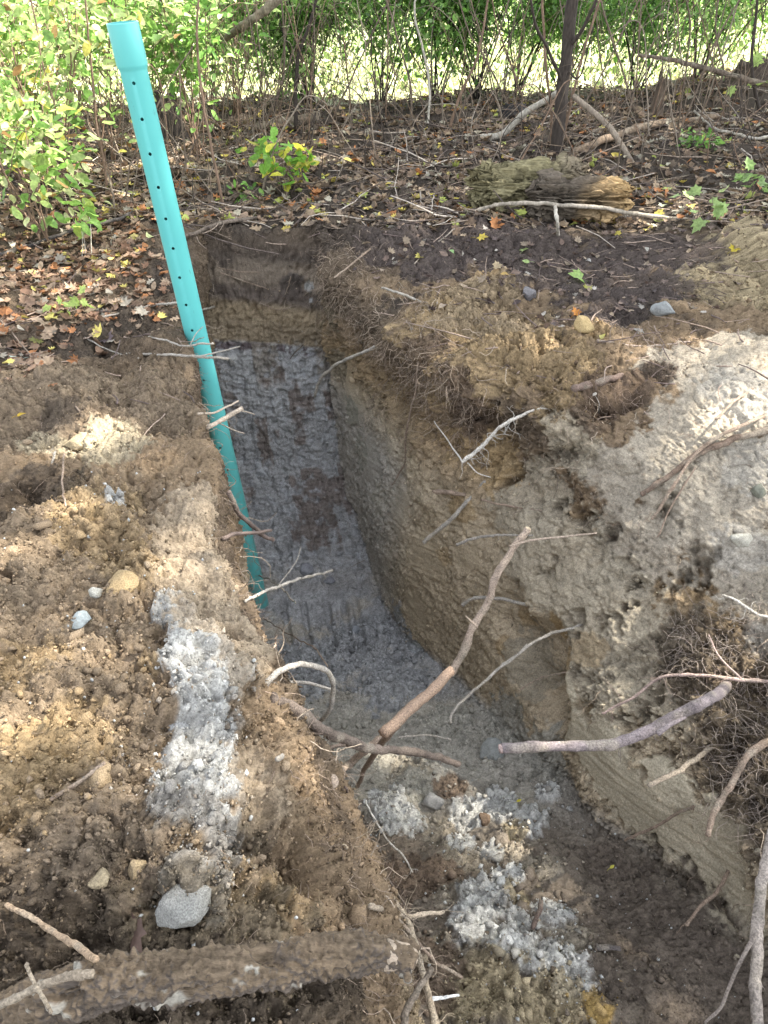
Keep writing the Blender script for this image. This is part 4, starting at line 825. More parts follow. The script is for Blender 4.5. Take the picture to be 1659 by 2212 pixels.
# single leaves one can pick out
PLACED = [(1245, 605, .105, (.28, .42, .12), 'big green and yellow maple leaf with a red edge on the bare earth'), (1270, 628, .06, (.5, .48, .12), 'small yellow leaf touching the big green maple leaf'), (1245, 682, .06, (.62, .24, .03), 'bright orange curled leaf on the earth of the right bank'),
          (1132, 546, .06, (.45, .55, .22), 'pale green leaf in front of the rotten log'), (1135, 572, .05, (.40, .52, .2), 'pale green leaf just under another pale green one'), (1042, 520, .075, (.65, .50, .07), 'long yellow leaf on dark soil left of the rotten log foot'),
          (975, 550, .05, (.28, .46, .18), 'small fresh green leaf on a thin stalk, nearer the trench'), (905, 562, .06, (.55, .48, .12), 'dull yellow leaf near the head of the right wall'), (1585, 545, .07, (.65, .52, .07), 'yellow leaf at the foot of the ochre heap'),
          (1330, 512, .06, (.60, .50, .10), 'yellow leaf below the long stick, right of the rotten log'), (1270, 570, .05, (.55, .52, .48), 'whitish dry leaf above the big green maple leaf'), (1090, 600, .05, (.55, .38, .14), 'tan orange leaf on the ochre heap crest'),
          (1075, 582, .06, (.48, .38, .24), 'curled beige leaf behind the ochre heap crest'), (1300, 735, .05, (.5, .46, .12), 'olive yellow leaf beside the back clod'), (80, 745, .07, (.2, .2, .06), 'mottled dark green oak leaf on the left bank'),
          (35, 790, .07, (.5, .58, .5), 'pale whitish-green leaf at the left edge'), (235, 740, .085, (.24, .19, .2), 'grey violet curled oak leaf on the left bank'), (50, 905, .035, (.62, .42, .05), 'small yellow leaf on the brown left bank'),
          (297, 2035, .075, (.20, .135, .11), 'purple-brown curled leaf standing behind the foreground log'), (1120, 1735, .022, (.7, .6, .05), 'tiny yellow leaf on the floor near the dark clods'), (1320, 1878, .022, (.7, .65, .1), 'tiny yellow leaf on the dark floor soil'),
          (425, 392, .07, (.66, .52, .05), 'bright yellow rounded leaf beside the thin shrub right of the pipe'), (290, 522, .075, (.62, .52, .2), 'yellow pointed leaf left of the pipe'), (485, 483, .085, (.42, .32, .24), 'large beige dry leaf at the head of the trench'),
          (570, 435, .05, (.6, .5, .1), 'yellow leaf on the litter above the trench head'), (750, 310, .06, (.55, .52, .2), 'light yellow leaf in the dark hollow behind the sprig'), (905, 382, .05, (.66, .54, .08), 'yellow leaf in the middle of the forest floor'),
          (1100, 385, .06, (.66, .56, .08), 'yellow leaf at the left of the rotten log'), (935, 430, .055, (.64, .52, .06), 'yellow leaf left of the long stick'), (985, 435, .05, (.66, .54, .06), 'yellow leaf close to the end of the long stick'),
          (1430, 450, .06, (.55, .58, .4), 'pale leaf over the right part of the long stick'), (1395, 545, .05, (.5, .47, .4), 'whitish leaf right of the yellow one on bare earth')]
for x, y, s_, c_, lb in PLACED:
    p, nn, _ = H(x, y); n_ = 1
    up = np.array([[random.gauss(0, .25), -.35 + random.gauss(0, .15), .9]]); fw = np.array([[random.gauss(0, 1), random.gauss(.3, 1), .1]])
    v, t, c = leaves(np.array([p + [0, 0, .02]]), fw, up, np.array([s_]), np.array([c_]), [3, 4] if s_ > .05 else [0, 1])
    mb = MB(); mb.add(v, t=t, c=c)
    B = basis(fw, up)[0]; tail = p + [0, 0, .02] - B[:, 1] * s_ * .5
    mb.tube([tail + B[:, 1] * s_ * .1, tail - B[:, 1] * s_ * .35, tail - B[:, 1] * s_ * .6 - [0, 0, .004]], .001, 4, tuple(np.array(c_) * .7))
    o = mb.build('fallen_leaf', M_leaf, smooth=False); recentre(o, p); tag(o, lb, 'leaf', 'fallen leaves')
# twigs in the litter (uncountable)
def twigs(name, label, idx, L, r, pal):
    mb = MB(); n_ = len(idx); cl = pick(pal, n_)
    for k, i in enumerate(idx):
        a = random.uniform(0, 6.28); ln = L * random.uniform(.3, 1); d = np.array([math.cos(a), math.sin(a), random.gauss(.02, .12)]); p = p3[i] + [0, 0, .015]; q_ = [p]
        for j in range(4):
            d = d + np.array([random.gauss(0, .16), random.gauss(0, .16), random.gauss(0, .1)]); q_.append(q_[-1] + d * ln / 4)
        mb.tube(q_, np.linspace(r, r * .5, 5) * random.uniform(.5, 1.6), 4, cl[k])
    return tag(mb.build(name, M_bark), label, 'twigs', kind='stuff')
twigs('twig_litter', 'thin dead twigs strewn through the leaves behind the trench', scatter(1700, wf), .55, .0042, [((.20, .155, .12), 4), ((.36, .31, .26), 2), ((.09, .07, .06), 4)])
twigs('twig_litter', 'thin dead twigs on both trench banks', scatter(300, (1 - far) * (1 - floorm) * (1 - W) * (Yg > 2.6)), .22, .003, [((.25, .19, .15), 4), ((.12, .09, .08), 3)])

# ------------------------------------------------------------------ background wood: trunks, stems, branches
def stick(name, label, pts, Ys, r0, r1, c, cat, group=None, mat=None, sides=10, rough=.2, sub=()):
    Ys = np.interp(np.linspace(0, 1, len(pts)), np.linspace(0, 1, len(Ys)), Ys)
    w3 = np.array([V(x, y, Y) for (x, y), Y in zip(pts, Ys)]); p = wig(smooth_path(w3, 9), .012, 5, int(pts[0][0]) + 3)
    mb = MB(); mb.tube(p, np.linspace(r0, r1, len(p)), sides, c, rough, int(pts[0][1])); o = mb.build(name, mat or M_bark); recentre(o, p[0]); tag(o, label, cat, group)
    return o
BK = (.045, .036, .030); BR = (.17, .115, .08); BG = (.33, .30, .25); BM = (.13, .10, .075)
stick('young_tree', 'dark straight tree trunk standing behind the rotten log', [(1196, 385), (1205, 300), (1214, 200), (1226, 100), (1240, -40), (1255, -300)], [6.5, 6.5], .052, .04, BK, 'tree', sides=20)
stick('leaning_branch', 'thick pale branch propped from the litter to the dark trunk', [(1040, 300), (1085, 290), (1130, 250), (1170, 222), (1222, 190)], [7.0, 6.6], .03, .022, BG, 'branch', 'branches leaning on the dark trunk')
stick('leaning_branch', 'grey-brown branch sloping down to the right from the dark trunk', [(1375, 372), (1345, 318), (1310, 268), (1238, 206)], [6.3, 6.55], .024, .022, (.22, .18, .14), 'branch', 'branches leaning on the dark trunk')
def onl(pts): return [(x, y, .03) for x, y in pts]
root('long_stick', 'long bowed stick with dark patches lying in front of the rotten log', [(985, 482, .0), (1040, 452, .2), (1090, 440, .35), (1200, 442, .45), (1300, 450, .45), (1420, 468, .1), (1548, 480, .0)], .013, .014, (.30, .26, .21), 0, cat='stick', group='sticks around the rotten log', mat=M_bark)
root('upright_stick', 'short pale stick standing against the front of the rotten log', [(1206, 508, .03), (1203, 470, .45), (1198, 420, .5), (1197, 378, .35)], .011, .014, (.42, .38, .32), 0, cat='stick', group='sticks around the rotten log', mat=M_bark)
root('stick', 'thin straight stick slanting left of the rotten log', [(895, 570, .02), (960, 512), (1060, 440), (1160, 418, .3)][:3], .004, .005, (.3, .25, .2), 0, cat='stick', group='sticks around the rotten log')
root('hanging_vine', 'pale twisted vine hanging down in the middle background', [(965, 352, 6.5), (945, 318, 6.6), (925, 290, 6.8), (928, 200, 6.8), (918, 120, 6.8), (895, 30, 6.8), (905, -30, 6.8)], .014, .011, BG, 0, cat='vine', group=None, mat=M_bark)
root('dead_branch', 'bleached branch with bent ends lying on the far right litter', [(1240, 330, .05), (1310, 300, .12), (1400, 270, .2), (1480, 262, .25), (1550, 250, .2)], .035, .03, (.22, .16, .11), 0, cat='branch', group='branches on the forest floor', mat=M_bark)
root('dead_branch', 'dark arched branch over the bright meadow at the upper right', [(1380, 118, 6.9), (1450, 130, 6.8), (1540, 152, 6.6), (1610, 172, 6.5), (1690, 190, 6.4)], .018, .03, BM, 0, cat='branch', group='branches on the forest floor', mat=M_bark)
root('dead_branch', 'thick mossy branch slanting at the top left behind the pipe', [(490, 80, 6.2), (530, 52, 6.0), (575, 20, 5.9), (630, -40, 5.8)], .03, .045, (.2, .17, .12), 0, cat='branch', group='branches on the forest floor', mat=M_bark)
root('dead_branch', 'dark stick lying on the left litter below the bushes', [(-20, 440, .05), (60, 425), (160, 420), (250, 410), (330, 400, .05)], .012, .010, BM, 0, cat='branch', group='branches on the forest floor', mat=M_bark)
root('dead_branch', 'thin arched stem bowing over the left litter', [(-20, 376, .3), (60, 352, .4), (170, 345, .5), (230, 370, .4), (250, 470, .05)], .008, .008, BM, 0, cat='branch', group='branches on the forest floor', mat=M_bark)
root('dead_branch', 'blackened stick slanting up to the pipe from the left', [(-20, 560, .03), (90, 520, .04), (180, 490, .06), (260, 470, .06), (350, 430, .06)], .014, .010, (.07, .06, .055), 0, cat='branch', group='branches on the forest floor', mat=M_bark)
root('dead_branch', 'rotting stick across the litter at the head of the trench', [(360, 520, .03), (430, 500, .05), (480, 480, .06), (560, 470, .03)], .014, .012, (.12, .095, .075), 0, cat='branch', group='branches on the forest floor', mat=M_bark)
root('dead_branch', 'crooked stick below the meadow edge at the right', [(1395, 400, .02), (1450, 385), (1520, 375), (1600, 350), (1680, 330, .03)], .008, .010, BM, 0, cat='branch', group='branches on the forest floor', mat=M_bark)
root('dead_branch', 'curved grey root-like branch at the far right edge', [(1500, 240, .2), (1540, 275, .2), (1590, 290, .2), (1640, 300, .15), (1690, 280, .1)], .012, .014, BG, 0, cat='branch', group='branches on the forest floor', mat=M_bark)
root('dead_branch', 'slender stick lying behind the sprig toward the hollow', [(740, 420, .02), (800, 380, .03), (880, 345, .05), (950, 330, .03)], .009, .008, (.2, .16, .12), 0, cat='branch', group='branches on the forest floor', mat=M_bark)
root('dead_branch', 'blunt log end resting behind the sprig', [(560, 278, .05), (600, 268, .1), (690, 254, .15)], .05, .055, (.16, .125, .09), 0, cat='log', group='branches on the forest floor', mat=M_bark, sides=18)
# slim stems in the background: each its own shrub stem
STEMS = [([(640, 282), (638, 200), (645, 120), (665, 60), (695, -40)], 7.3, .02, BK, 'dark forked stem behind the sprig'),
         ([(575, 262), (600, 205), (615, 120), (605, -40)], 7.4, .012, BM, 'thin curved stem left of the dark forked stem'),
         ([(482, 452), (462, 350), (440, 230), (426, 100), (428, -40)], 5.2, .010, BR, 'reddish straight sapling right of the pipe'),
         ([(400, 372), (395, 300), (390, 230), (388, 150)], 5.4, .007, BM, 'short dark stem just right of the pipe'),
         ([(888, 292), (886, 180), (855, 70), (825, -40)], 7.6, .011, BM, 'dark stem leaning left in the middle'),
         ([(972, 275), (995, 205), (1030, 120), (1062, -40)], 7.4, .014, BR, 'brown stem leaning right in the middle'),
         ([(985, 268), (1010, 215), (1052, 150), (1110, -40)], 7.5, .010, BM, 'slanting stem rising right from the middle clump'),
         ([(1186, 372), (1192, 250), (1178, 120), (1172, -40)], 6.6, .014, BR, 'brown stem close to the left of the dark trunk'),
         ([(1204, 362), (1232, 230), (1262, 110), (1310, -40)], 6.7, .013, BR, 'brown stem rising right from behind the dark trunk'),
         ([(1200, 360), (1250, 250), (1320, 120), (1400, -40)], 6.8, .008, BM, 'thin stem spreading far right from the trunk foot'),
         ([(1100, 235), (1060, 150), (1010, 60), (980, -40)], 8.0, .010, BM, 'stem leaning left beyond the pale branch'),
         ([(1130, 220), (1100, 130), (1070, 40), (1060, -40)], 8.2, .009, BR, 'upright stem beyond the pale branch'),
         ([(1370, 240), (1340, 140), (1310, 50), (1290, -40)], 7.6, .010, BM, 'left-leaning stem right of the dark trunk'),
         ([(1300, 560), (1320, 440), (1345, 300), (1375, 160), (1385, -40)], 5.9, .007, BM, 'tall thin vine-like sapling rising from the bare earth'),
         ([(1640, 240), (1625, 150), (1630, 60), (1640, -40)], 7.5, .016, BK, 'dark stem at the upper right edge'),
         ([(1540, 230), (1560, 150), (1545, 60), (1560, -40)], 8., .010, BM, 'thin stem left of the right edge stem'),
         ([(720, 250), (760, 170), (800, 80), (860, -40)], 8.2, .010, BM, 'thin stem leaning right left of the middle'),
         ([(760, 255), (750, 150), (735, 60), (700, -40)], 8.4, .008, BR, 'thin reddish upright stem left of the middle'),
         ([(230, 400), (215, 300), (200, 180), (190, 60), (180, -40)], 5.2, .009, BR, 'brown sapling between the leafy bushes on the left'),
         ([(270, 430), (290, 330), (350, 200), (420, 100)], 5.0, .006, BM, 'thin slanting stem passing behind the pipe'),
         ([(110, 380), (120, 260), (90, 120), (60, -40)], 5.0, .007, BR, 'thin brown stem at the far left')]
for pts, Y, r_, c_, lb in STEMS:
    stick('sapling_stem', lb, pts, [Y, Y], r_, r_ * .6, c_, 'stem', 'bare stems behind the trench', sides=8)

# tangle of thin brush
mb = MB(); n_ = 1050
for k in range(n_):
    X = random.uniform(-4.6, 5.2) if random.random() < .7 else random.uniform(-4.4, -.5); Y = random.uniform(5.6, 9.3) if X > -1 else random.uniform(4.9, 9.2); p0 = at_xy(X, Y); h_ = random.uniform(.25, 1.5) * (.5 + .5 * (Y > 6.5)); a = random.uniform(0, 6.28); l_ = random.uniform(.1, 1.) * h_
    e_ = p0 + [math.cos(a) * l_, math.sin(a) * l_ * .6, h_]; m0 = (p0 + e_) / 2 + [random.gauss(0, .1), 0, random.uniform(-.05, .3) * h_]
    q_ = wig(smooth_path([p0 - [0, 0, .03], m0, e_, e_ + [math.cos(a) * .3 * h_, 0, random.uniform(-.4, .15) * h_]], 7), .03, 3, k); r_ = random.uniform(.0018, .0050) * (1.7 if random.random() < .12 else 1)
    mb.tube(q_, np.linspace(r_, r_ * .35, len(q_)), 5, random.choice([BK, BM, BM, BR, (.22, .18, .14)]))
tag(mb.build('brush', M_bark), 'tangle of thin bare dark brush rising from the forest floor', 'brush', kind='stuff')
# limbs of the dark trunk
dt = [o_ for o_ in bpy.data.objects if o_.name == 'young_tree'][0]
for pts_, r_ in (([(1226, 110), (1262, 60), (1300, -30)], .016), ([(1216, 190), (1190, 120), (1160, 60), (1140, -30)], .014), ([(1222, 150), (1245, 170), (1262, 140), (1280, 60)], .008), ([(1208, 260), (1188, 230), (1192, 190)], .006)):
    w3 = np.array([V(x, y, 6.5 - .1 * i) for i, (x, y) in enumerate(pts_)]); q_ = wig(smooth_path(w3, 8), .015, 5, 3); m_ = MB(); m_.tube(q_, np.linspace(r_, r_ * .6, len(q_)), 8, BK, .2); m_.build('limb', M_bark, dt)
# rotten log
pc = H(1183, 470)[0]; pc[2] += .0; gz_ = pc[2] + .13; rl = empty('rotten_log', pc, 'crumbling greenish-brown rotten log with an orange broken end', 'log')
def rot_piece(name, cx, cy, L_, rx, rz, c1, c2, seed, tilt=0., parent=rl):
    nu, nv = 220, 150; u_ = np.linspace(-1, 1, nu); a = np.linspace(0, 2 * math.pi, nv, endpoint=False); uu, aa = np.meshgrid(u_, a, indexing='ij')
    env = np.clip(1 - np.abs(uu) ** 9, 0, 1) ** .5 + .001
    v = np.stack([uu * L_ / 2, np.cos(aa) * rx * env, np.sin(aa) * rz * env], -1).reshape(-1, 3)
    lay_ = fbm(v * [1.3, 5, 26] + .1 * fbm(v, 5, 2, 2)[:, None], 4.5, 4, seed, .6); cr = 1 - np.abs(fbm(v * [1.6, 4, 20], 3.2, 3, seed + 4))
    dsp = 1 + .55 * lay_ - .5 * sstep(.80, .95, cr) + .2 * fbm(v, 6, 2, seed + 6)
    v[:, 1:] *= dsp[:, None]; v[:, 0] += .12 * fbm(v * [.2, 6, 20], 3, 2, seed + 8) * np.abs(uu.ravel()) ** 2
    ct, st_ = math.cos(tilt), math.sin(tilt); v = v @ np.array([[ct, -st_, 0], [st_, ct, 0], [0, 0, 1]]).T
    m_ = (sstep(.1, .9, uu.ravel() * .9 + .5 * fbm(v, 5, 2, seed + 2)))[:, None]; c = np.array(c1) * (1 - m_) + np.array(c2) * m_; c = c * (1 + .35 * lay_)[:, None]
    f_ = []; i = np.arange(nu - 1)[:, None] * nv; j = np.arange(nv)[None]; f_ = np.stack([i + j, i + nv + j, i + nv + (j + 1) % nv, i + (j + 1) % nv], -1).reshape(-1, 4)
    return mesh_obj(name, v + np.array([cx, cy, 0]) + [0, 0, gz_], f_, M_rot, parent, col=np.clip(c, .01, .9))
rot_piece('mossy_shell', pc[0] - .10, pc[1] + .16, .74, .17, .17, (.20, .175, .10), (.19, .155, .11), 3, -.08)
rot_piece('broken_core', pc[0] + .16, pc[1] - .05, .60, .14, .12, (.11, .09, .07), (.38, .26, .13), 12, -.05)
# dark stumps
def stump(label, x, y, w_, h_, c, seed, spikes=6):
    p = P(x, y, .0); p = at_xy(p[0], p[1]); nu, nv = 40, 60; mb_v = []
    a = np.arange(nv) / nv * 2 * math.pi; hh = np.linspace(0, 1, nu)
    A, Hh = np.meshgrid(a, hh, indexing='xy'); jag = .62 + .38 * vnoise(np.stack([np.cos(A.ravel()) * spikes / 3, np.sin(A.ravel()) * spikes / 3, A.ravel() * 0 + seed], 1), 1.7, seed).reshape(A.shape)
    rr = w_ * (1.25 - .45 * Hh + .35 * (1 - Hh) ** 4); v = np.stack([np.cos(A) * rr, np.sin(A) * rr, Hh * h_ * (.55 + .6 * jag) - .03], -1).reshape(-1, 3)
    v[:, :2] *= (1 + .25 * fbm(v * [1, 1, .3] / w_, 2, 3, seed))[:, None]
    inn = v.reshape(nu, nv, 3)[-1] * [.55, .55, .6]; v = np.vstack([v, inn, inn * [.2, .2, .5]]) + p; n2 = nu + 2
    i = np.arange(n2 - 1)[:, None] * nv; j = np.arange(nv)[None]; f_ = np.stack([i + j, i + (j + 1) % nv, i + nv + (j + 1) % nv, i + nv + j], -1).reshape(-1, 4)
    cc_ = np.array(c)[None] * (1 + .4 * fbm(v, 14, 3, seed))[:, None]
    o = mesh_obj('stump', v, f_, M_bark, col=np.clip(cc_, .005, .9)); recentre(o, p); tag(o, label, 'stump', 'decayed stumps')
stump('black decayed stump with jagged top just behind the pipe', 375, 352, .13, .42, (.05, .04, .035), 3)
stump('low dark rotten stump under the upper right branches', 1600, 285, .22, .22, (.06, .045, .035), 5)
stump('small black stump in the hollow left of the pale branch', 1105, 318, .12, .12, (.03, .027, .026), 9)
stump('dark decayed stump with splinters on the right litter', 1400, 330, .045, .42, (.10, .075, .055), 12)

# ------------------------------------------------------------------ leafy plants
def plant(name, label, cat, base_, stems, hgt, spread, lsize, pal, nleaf, kinds=(0, 1), group=None, stem_r=.006, stemc=BM, zmin=.1, clump=0.12, fork=2, lean=(0, 0), droop=.0):
    root_ = empty(name, base_, label, cat, group); LP, LF = [], []
    rr = random.Random(int(abs(base_[0] * 1000) + abs(base_[1] * 777)))
    for s in range(stems):
        a = rr.uniform(0, 6.28); sp = spread * rr.uniform(.3, 1); hh = hgt * rr.uniform(.7, 1.1)
        top = np.array(base_) + [math.cos(a) * sp + lean[0], math.sin(a) * sp + lean[1], hh]; mid = np.array(base_) * .5 + top * .5 + [rr.gauss(0, .05), rr.gauss(0, .05), .12 * hh]
        b0 = np.array(base_) + [rr.gauss(0, .03), rr.gauss(0, .03), -.02]; p = wig(smooth_path([b0, mid, top], 8), .02, 4, s + 5); mb = MB(); mb.tube(p, np.linspace(stem_r, stem_r * .35, len(p)), 6, stemc, .1, s)
        paths = [p]
        for k in range(fork):
            i = rr.randrange(4, len(p) - 2); d = p[-1] - p[i] + np.array([rr.gauss(0, .3), rr.gauss(0, .3), rr.gauss(0, .12)]) * hgt; d *= rr.uniform(.4, .8)
            q_ = wig(smooth_path([p[i], p[i] + d * .5 + [0, 0, .05 * hgt], p[i] + d], 5), .015, 5, s + k + 20); mb.tube(q_, np.linspace(stem_r * .5, stem_r * .2, len(q_)), 5, stemc); paths.append(q_)
        mb.build('stem', M_bark, root_)
        per = max(1, int(nleaf / stems / len(paths)))
        for q_ in paths:
            for k in range(per):
                t = rr.random() ** .85; i = t * (len(q_) - 1); i0 = int(i); pt_ = q_[i0] + (q_[min(i0 + 1, len(q_) - 1)] - q_[i0]) * (i - i0)
                if pt_[2] - base_[2] < zmin: continue
                off = np.array([rr.gauss(0, 1), rr.gauss(0, 1), rr.gauss(0, .6)]) * clump
                LP.append(pt_ + off * (1 + .5 * (rr.random() < .2))); LF.append(off / (np.linalg.norm(off) + 1e-6) + [rr.gauss(0, .4), rr.gauss(0, .4), rr.gauss(-.15 - droop, .3)])
    LP = np.array(LP); LF = np.array(LF)
    if cat in ('bush', 'shrub'):
        kp_ = vnoise(LP, 3.2, 71) + .6 * vnoise(LP, 8, 72) > -.12; LP, LF = LP[kp_], LF[kp_]
    n_ = len(LP)
    if n_:
        up = rng.normal(size=(n_, 3)) * .45 + [0, -.25, .9]
        v, t, c = leaves(LP, LF, up, lsize * rng.uniform(.6, 1.2, n_), pick(pal, n_, .3), list(kinds))
        mesh_obj('foliage', v, [t], M_leaf, root_, False, c)
    return root_
GRN = [((.13, .27, .05), 4), ((.20, .35, .08), 3), ((.08, .17, .035), 2)]
YGR = [((.34, .45, .15), 4), ((.50, .54, .26), 2.), ((.18, .32, .07), 3.5), ((.58, .52, .12), .6), ((.38, .22, .09), .3)]
YEL = [((.60, .50, .07), 3), ((.35, .42, .08), 2)]
# the sprig in front of the hollow
def gbase(x, y): 
    p = H(x, y)[0]; return p
plant('seedling', 'bright green and yellow leafy sprig at the head of the trench', 'plant', gbase(615, 420), 7, .36, .32, .10, [((.18, .36, .05), 4), ((.5, .48, .07), 2)], 110, (0, 1), 'small leafy plants', .003, BM, .05, .05, 1, (0, -.05))
plant('seedling', 'fresh green seedling left of the pipe above the orange leaves', 'plant', gbase(190, 560), 3, .3, .16, .085, [((.22, .38, .08), 4), ((.35, .45, .10), 1)], 34, (0, 1), 'small leafy plants', .003, BG, .15, .05, 1)
plant('seedling', 'small maple seedling on the orange leaves of the left bank', 'plant', gbase(140, 690), 2, .14, .08, .075, [((.35, .45, .12), 4), ((.5, .5, .14), 1)], 14, (3,), 'small leafy plants', .002, BG, .05, .04, 1)
plant('seedling', 'seedling with pale broad leaves on the right litter', 'plant', gbase(1500, 490), 3, .22, .14, .095, [((.32, .44, .16), 4), ((.42, .5, .22), 1)], 14, (3, 4), 'small leafy plants', .003, BM, .05, .05, 1)
plant('seedling', 'seedling at the right edge with large light leaves', 'plant', gbase(1620, 440), 3, .24, .2, .10, [((.25, .38, .12), 4)], 14, (3, 4), 'small leafy plants', .003, BM, .05, .05, 1)
plant('seedling', 'low green plant in the shade under the right branches', 'plant', gbase(1500, 330), 6, .12, .25, .05, GRN, 120, (0, 1), 'small leafy plants', .003, BM, .02, .05, 1)
plant('seedling', 'tall thin seedling with drooping pale leaves near the upper right edge', 'plant', P(1575, 300, .15), 2, .75, .08, .12, [((.36, .48, .14), 4)], 10, (3, 4), 'small leafy plants', .004, BM, .35, .04, 1)
plant('seedling', 'low leafy weed at the base of the reddish sapling', 'plant', gbase(540, 440), 4, .10, .12, .05, GRN, 26, (0, 1), 'small leafy plants', .002, BM, .02, .04, 1)
# leafy bushes on the left
LB = [(60, 430, 1.25, 'yellow-green bush at the far left edge'), (150, 470, 1.1, 'yellow-green bush nearest the left litter heap'), (250, 400, 1.3, 'tall yellow-green bush rising behind the pipe top'),
      (340, 330, 1.3, 'bush with mixed green leaves directly behind the pipe'), (430, 380, 1.15, 'slender green bush just right of the pipe'), (40, 330, 1.4, 'dense yellowish bush at the upper left corner'), (180, 300, 1.4, 'pale bush behind the upper left saplings'),
      (520, 300, 1.3, 'green bush between the pipe and the dark forked stem'), (100, 540, .8, 'low sparse bush over the orange leaves'), (450, 262, 1.2, 'dark green bush over the black stump'), (570, 248, 1.1, 'dark green bush left of the dark forked stem'), (330, 262, 1.2, 'dark green bush far behind the pipe')]
for x, y, h_, lb in LB:
    b_ = P(x, y, .05); b_ = at_xy(b_[0], b_[1])
    plant('bush', lb, 'bush', b_, 8, h_ * 1.05, .5, .082, YGR if x < 300 else (GRN if y < 270 else GRN[:2] + YGR[:3]), 1050 if y > 350 else 1300, (0, 1), 'leafy bushes left of the trench', .006, BR, .2 if y > 350 else .05, .14, 4)
# green shrubs in the middle and right background
RB = [(700, 225, 'fine-leaved green shrub left of the middle'), (800, 215, 'fine-leaved green shrub in the middle background'), (900, 220, 'dense green shrub above the pale vine'), (1010, 222, 'fine-leaved green shrub behind the brown stems'),
      (1120, 215, 'green shrub left of the dark trunk'), (1200, 212, 'deep green shrub right behind the dark trunk'), (1330, 205, 'loose green shrub right of the dark trunk'), (1450, 200, 'light green shrub at the upper right'), (1570, 195, 'yellow-green shrub at the upper right corner'), (620, 228, 'green shrub behind the dark forked stem')]
for k, (x, y, lb) in enumerate(RB):
    b_ = P(x, y, .2); b_ = at_xy(b_[0], min(b_[1], 9.3 + .3 * (k % 3)))
    plant('shrub', lb, 'shrub', b_ + [random.gauss(0, .15), random.gauss(0, .3), 0], 7 + k % 4, 1.35 + .1 * (k % 3), .9, .07, (GRN if k < 7 else GRN[:2] + YGR[:2]), 8200 if k < 7 else 4600, (8, 9, 0), 'green shrubs at the meadow edge', .009, BK, .30 if k < 7 else .2, .2, 5, droop=.3)
RB2 = [(-5.2, 11.2), (-3.8, 12.0), (-2.3, 11.3), (-.9, 12.2), (.6, 11.4), (1.9, 12.3), (3.2, 11.2), (4.6, 12.0), (5.8, 11.4)]
FARLB = ['first', 'second', 'third', 'fourth', 'fifth', 'sixth', 'seventh', 'eighth', 'ninth']
for k, (x, y) in enumerate(RB2):
    plant('shrub', 'sunlit pale green shrub out in the meadow, %s from the left of that row' % FARLB[k], 'shrub', at_xy(x, y), 6, 1.25, .8, .10, YGR[:3] + GRN[:2], 1500, (0, 1, 8), 'sunlit shrubs in the meadow', .01, BM, .12, .22, 4, droop=.3)
# far sunlit growth
def mass(name, label, n_, x0, x1, y0, y1, z0_, z1, size, pal, kinds=(0, 1, 3)):
    X = rng.uniform(x0, x1, n_); Y = rng.uniform(y0, y1, n_); keep = vnoise(np.stack([X, Y, X * 0], 1), .8, 5) > -.25; X, Y = X[keep], Y[keep]; m = len(X)
    zt = z0_ + (z1 - z0_) * rng.random(m) ** 1.5 * (.6 + .5 * vnoise(np.stack([X, Y, X * 0], 1), .6, 8))
    v, t, c = leaves(np.stack([X, Y, zt], 1), rng.normal(size=(m, 3)), rng.normal(size=(m, 3)) + [0, 0, .5], size * rng.uniform(.6, 1.3, m), pick(pal, m, .3), list(kinds))
    return tag(mesh_obj(name, v, [t], M_leaf, smooth=False, col=c), label, 'plants', kind='stuff')
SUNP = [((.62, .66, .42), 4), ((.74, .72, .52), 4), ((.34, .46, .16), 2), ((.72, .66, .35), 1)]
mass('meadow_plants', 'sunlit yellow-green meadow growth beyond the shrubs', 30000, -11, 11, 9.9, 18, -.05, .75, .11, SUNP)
mass('far_woods', 'bright far-off undergrowth at the end of the meadow', 26000, -26, 26, 20, 34, -.1, 2.6, .24, [((.22, .36, .12), 3), ((.5, .58, .3), 4), ((.7, .7, .5), 3)])

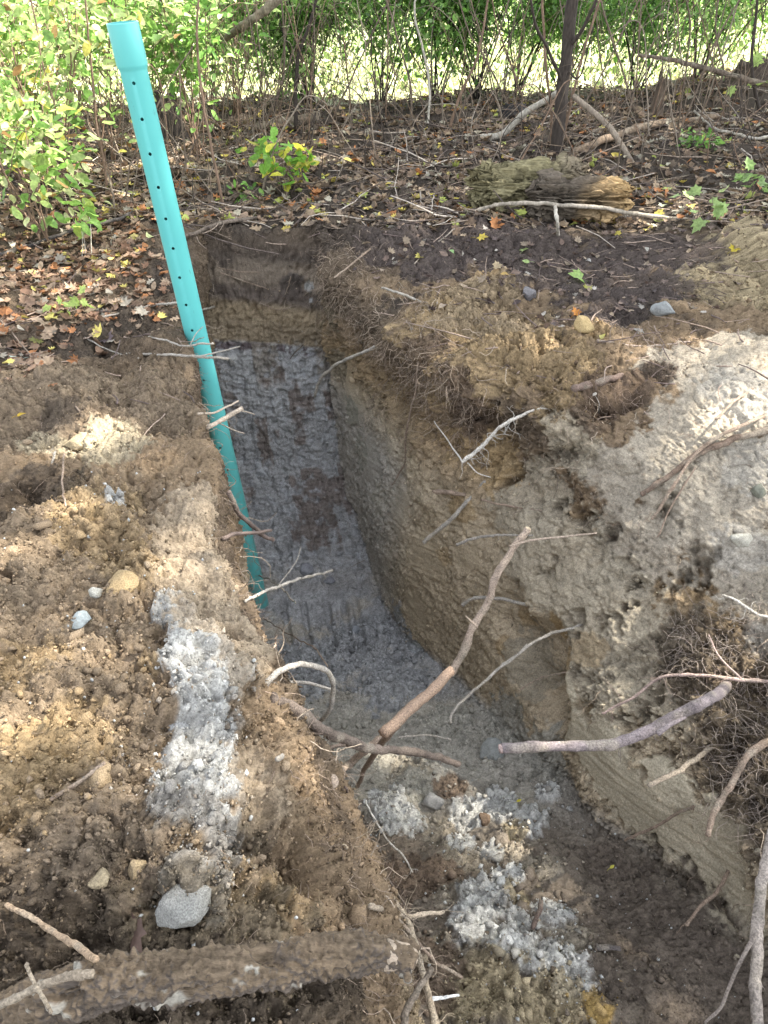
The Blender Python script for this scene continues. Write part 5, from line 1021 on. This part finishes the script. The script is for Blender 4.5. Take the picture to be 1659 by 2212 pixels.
# ------------------------------------------------------------------ unseen tree canopy overhead, leaves and gaps laid along sun rays to shade the dig
def shade_tree(label, base_, quads, zlo, zhi, density, gaps):
    root_ = empty('shade_tree', base_, label, 'tree', 'tall trees over the dig')
    mb = MB(); top = np.array([base_[0] + .3, base_[1] + .4, zhi + .5]); mb.tube(smooth_path([np.array(base_) - [0, 0, .2], (np.array(base_) + top) / 2 + [.1, 0, 0], top], 8), np.linspace(.26, .08, 17), 20, (.12, .10, .08), .12); mb.build('trunk', M_bark, root_)
    x0, x1, y0, y1 = quads; n_ = int((x1 - x0) * (y1 - y0) * density)
    g = np.stack([rng.uniform(x0, x1, n_), rng.uniform(y0, y1, n_), np.zeros(n_)], 1); zz = rng.uniform(zlo, zhi, n_)
    pos = g + SUN[None] * (zz / SUN[2])[:, None]
    keep = np.ones(n_, bool)
    for gx, gy, gz, gr in gaps:
        tgt = np.array([gx, gy, gz]); d = pos - tgt; t = d @ SUN; per = d - t[:, None] * SUN; q_ = np.linalg.norm(per, axis=1) / (gr * .72) + .6 * vnoise(pos * [1, 1, .3], 4, 3); keep &= q_ > .9
    light = np.zeros(n_)
    for gx, gy, gr, gl in LIT: light = np.maximum(light, gl * np.exp(-(((g[:, 0] - gx) ** 2 + (g[:, 1] - gy) ** 2) / gr ** 2) ** 1.5))
    keep &= rng.random(n_) > light
    keep &= ~((vnoise(g, 1.6, 77) + .7 * vnoise(g, 5, 78) > 1.0) & (light > .1))
    pos = pos[keep]; m = len(pos); q0 = np.array([(-.5, -.3, 0), (.1, -.45, .05), (.55, 0, .1), (.1, .4, .05), (-.45, .3, 0)])
    Rm = basis(rng.normal(size=(m, 3)) * [1, 1, .4], SUN[None] + rng.normal(size=(m, 3)) * .45); s_ = rng.uniform(.07, .15, m)
    v = np.einsum('nij,kj->nki', Rm, q0) * s_[:, None, None] + pos[:, None]
    f_ = np.array([[0, 1, 2, 3, 4]])[None] + (np.arange(m) * 5)[:, None, None]
    mesh_obj('crown', v.reshape(-1, 3), f_.reshape(-1, 5), M_canopy, root_, False, np.repeat(pick(GRN, m), 5, 0))
M_canopy = leaf_mat('canopy_leaf', .35, .5)
gaps = []
for x, y, g in ((560, 1330, .07), (1600, 865, .10), (1650, 900, .07), (1480, 760, .06), (200, 940, .12), (330, 980, .06), (60, 1040, .06), (150, 640, .14), (60, 600, .1), (250, 560, .1), (480, 1120, .06), (520, 1230, .06), (1030, 960, .06),
                (1200, 880, .06), (1640, 1350, .08), (700, 300, .1), (600, 320, .12), (1500, 440, .12), (990, 1420, .05), (1590, 1470, .07), (1240, 600, .08), (1600, 800, .07), (1000, 1700, .04)):
    p = H(x, y)[0]; gaps.append((p[0], p[1], p[2], g))
for x, y, lb in [(q_[0], q_[1], 0) for q_ in LB if q_[1] > 270]:
    p = P(x, y, .05); gaps.append((p[0], p[1], .85, .8))
for hx in np.linspace(.12, .97, 7):      # flecks of sun down the right side of the pipe
    p = pb + (pt - pb) * hx; gaps.append((p[0] + .05, p[1] - .01, p[2], .035))
LIT = []
for x, y, r_, l_ in ((150, 1400, .75, .56), (250, 1700, .65, .52), (450, 1520, .4, .60), (400, 1900, .45, .5), (550, 1300, .3, .74), (200, 960, .25, .80), (1590, 900, .28, .66), (1500, 1130, .45, .5), (1250, 1300, .3, .6), (1300, 720, .35, .68),
                  (150, 620, .5, .5), (950, 1750, .35, .45), (1100, 2000, .3, .42), (1000, 1300, .3, .55), (1400, 1600, .3, .6), (700, 330, .5, .5), (1400, 480, .4, .5), (300, 480, .4, .5)):
    p = H(x, y)[0]; LIT.append((p[0] - SUN[0] / SUN[2] * p[2], p[1] - SUN[1] / SUN[2] * p[2], r_, l_))
shade_tree('unseen tall leafy tree, its crown shaped to shade the trench from the right', (6.5, -2.5, 0), (-4.8, 5.0, -1.6, 9.0), 9.0, 13.0, 500, gaps)
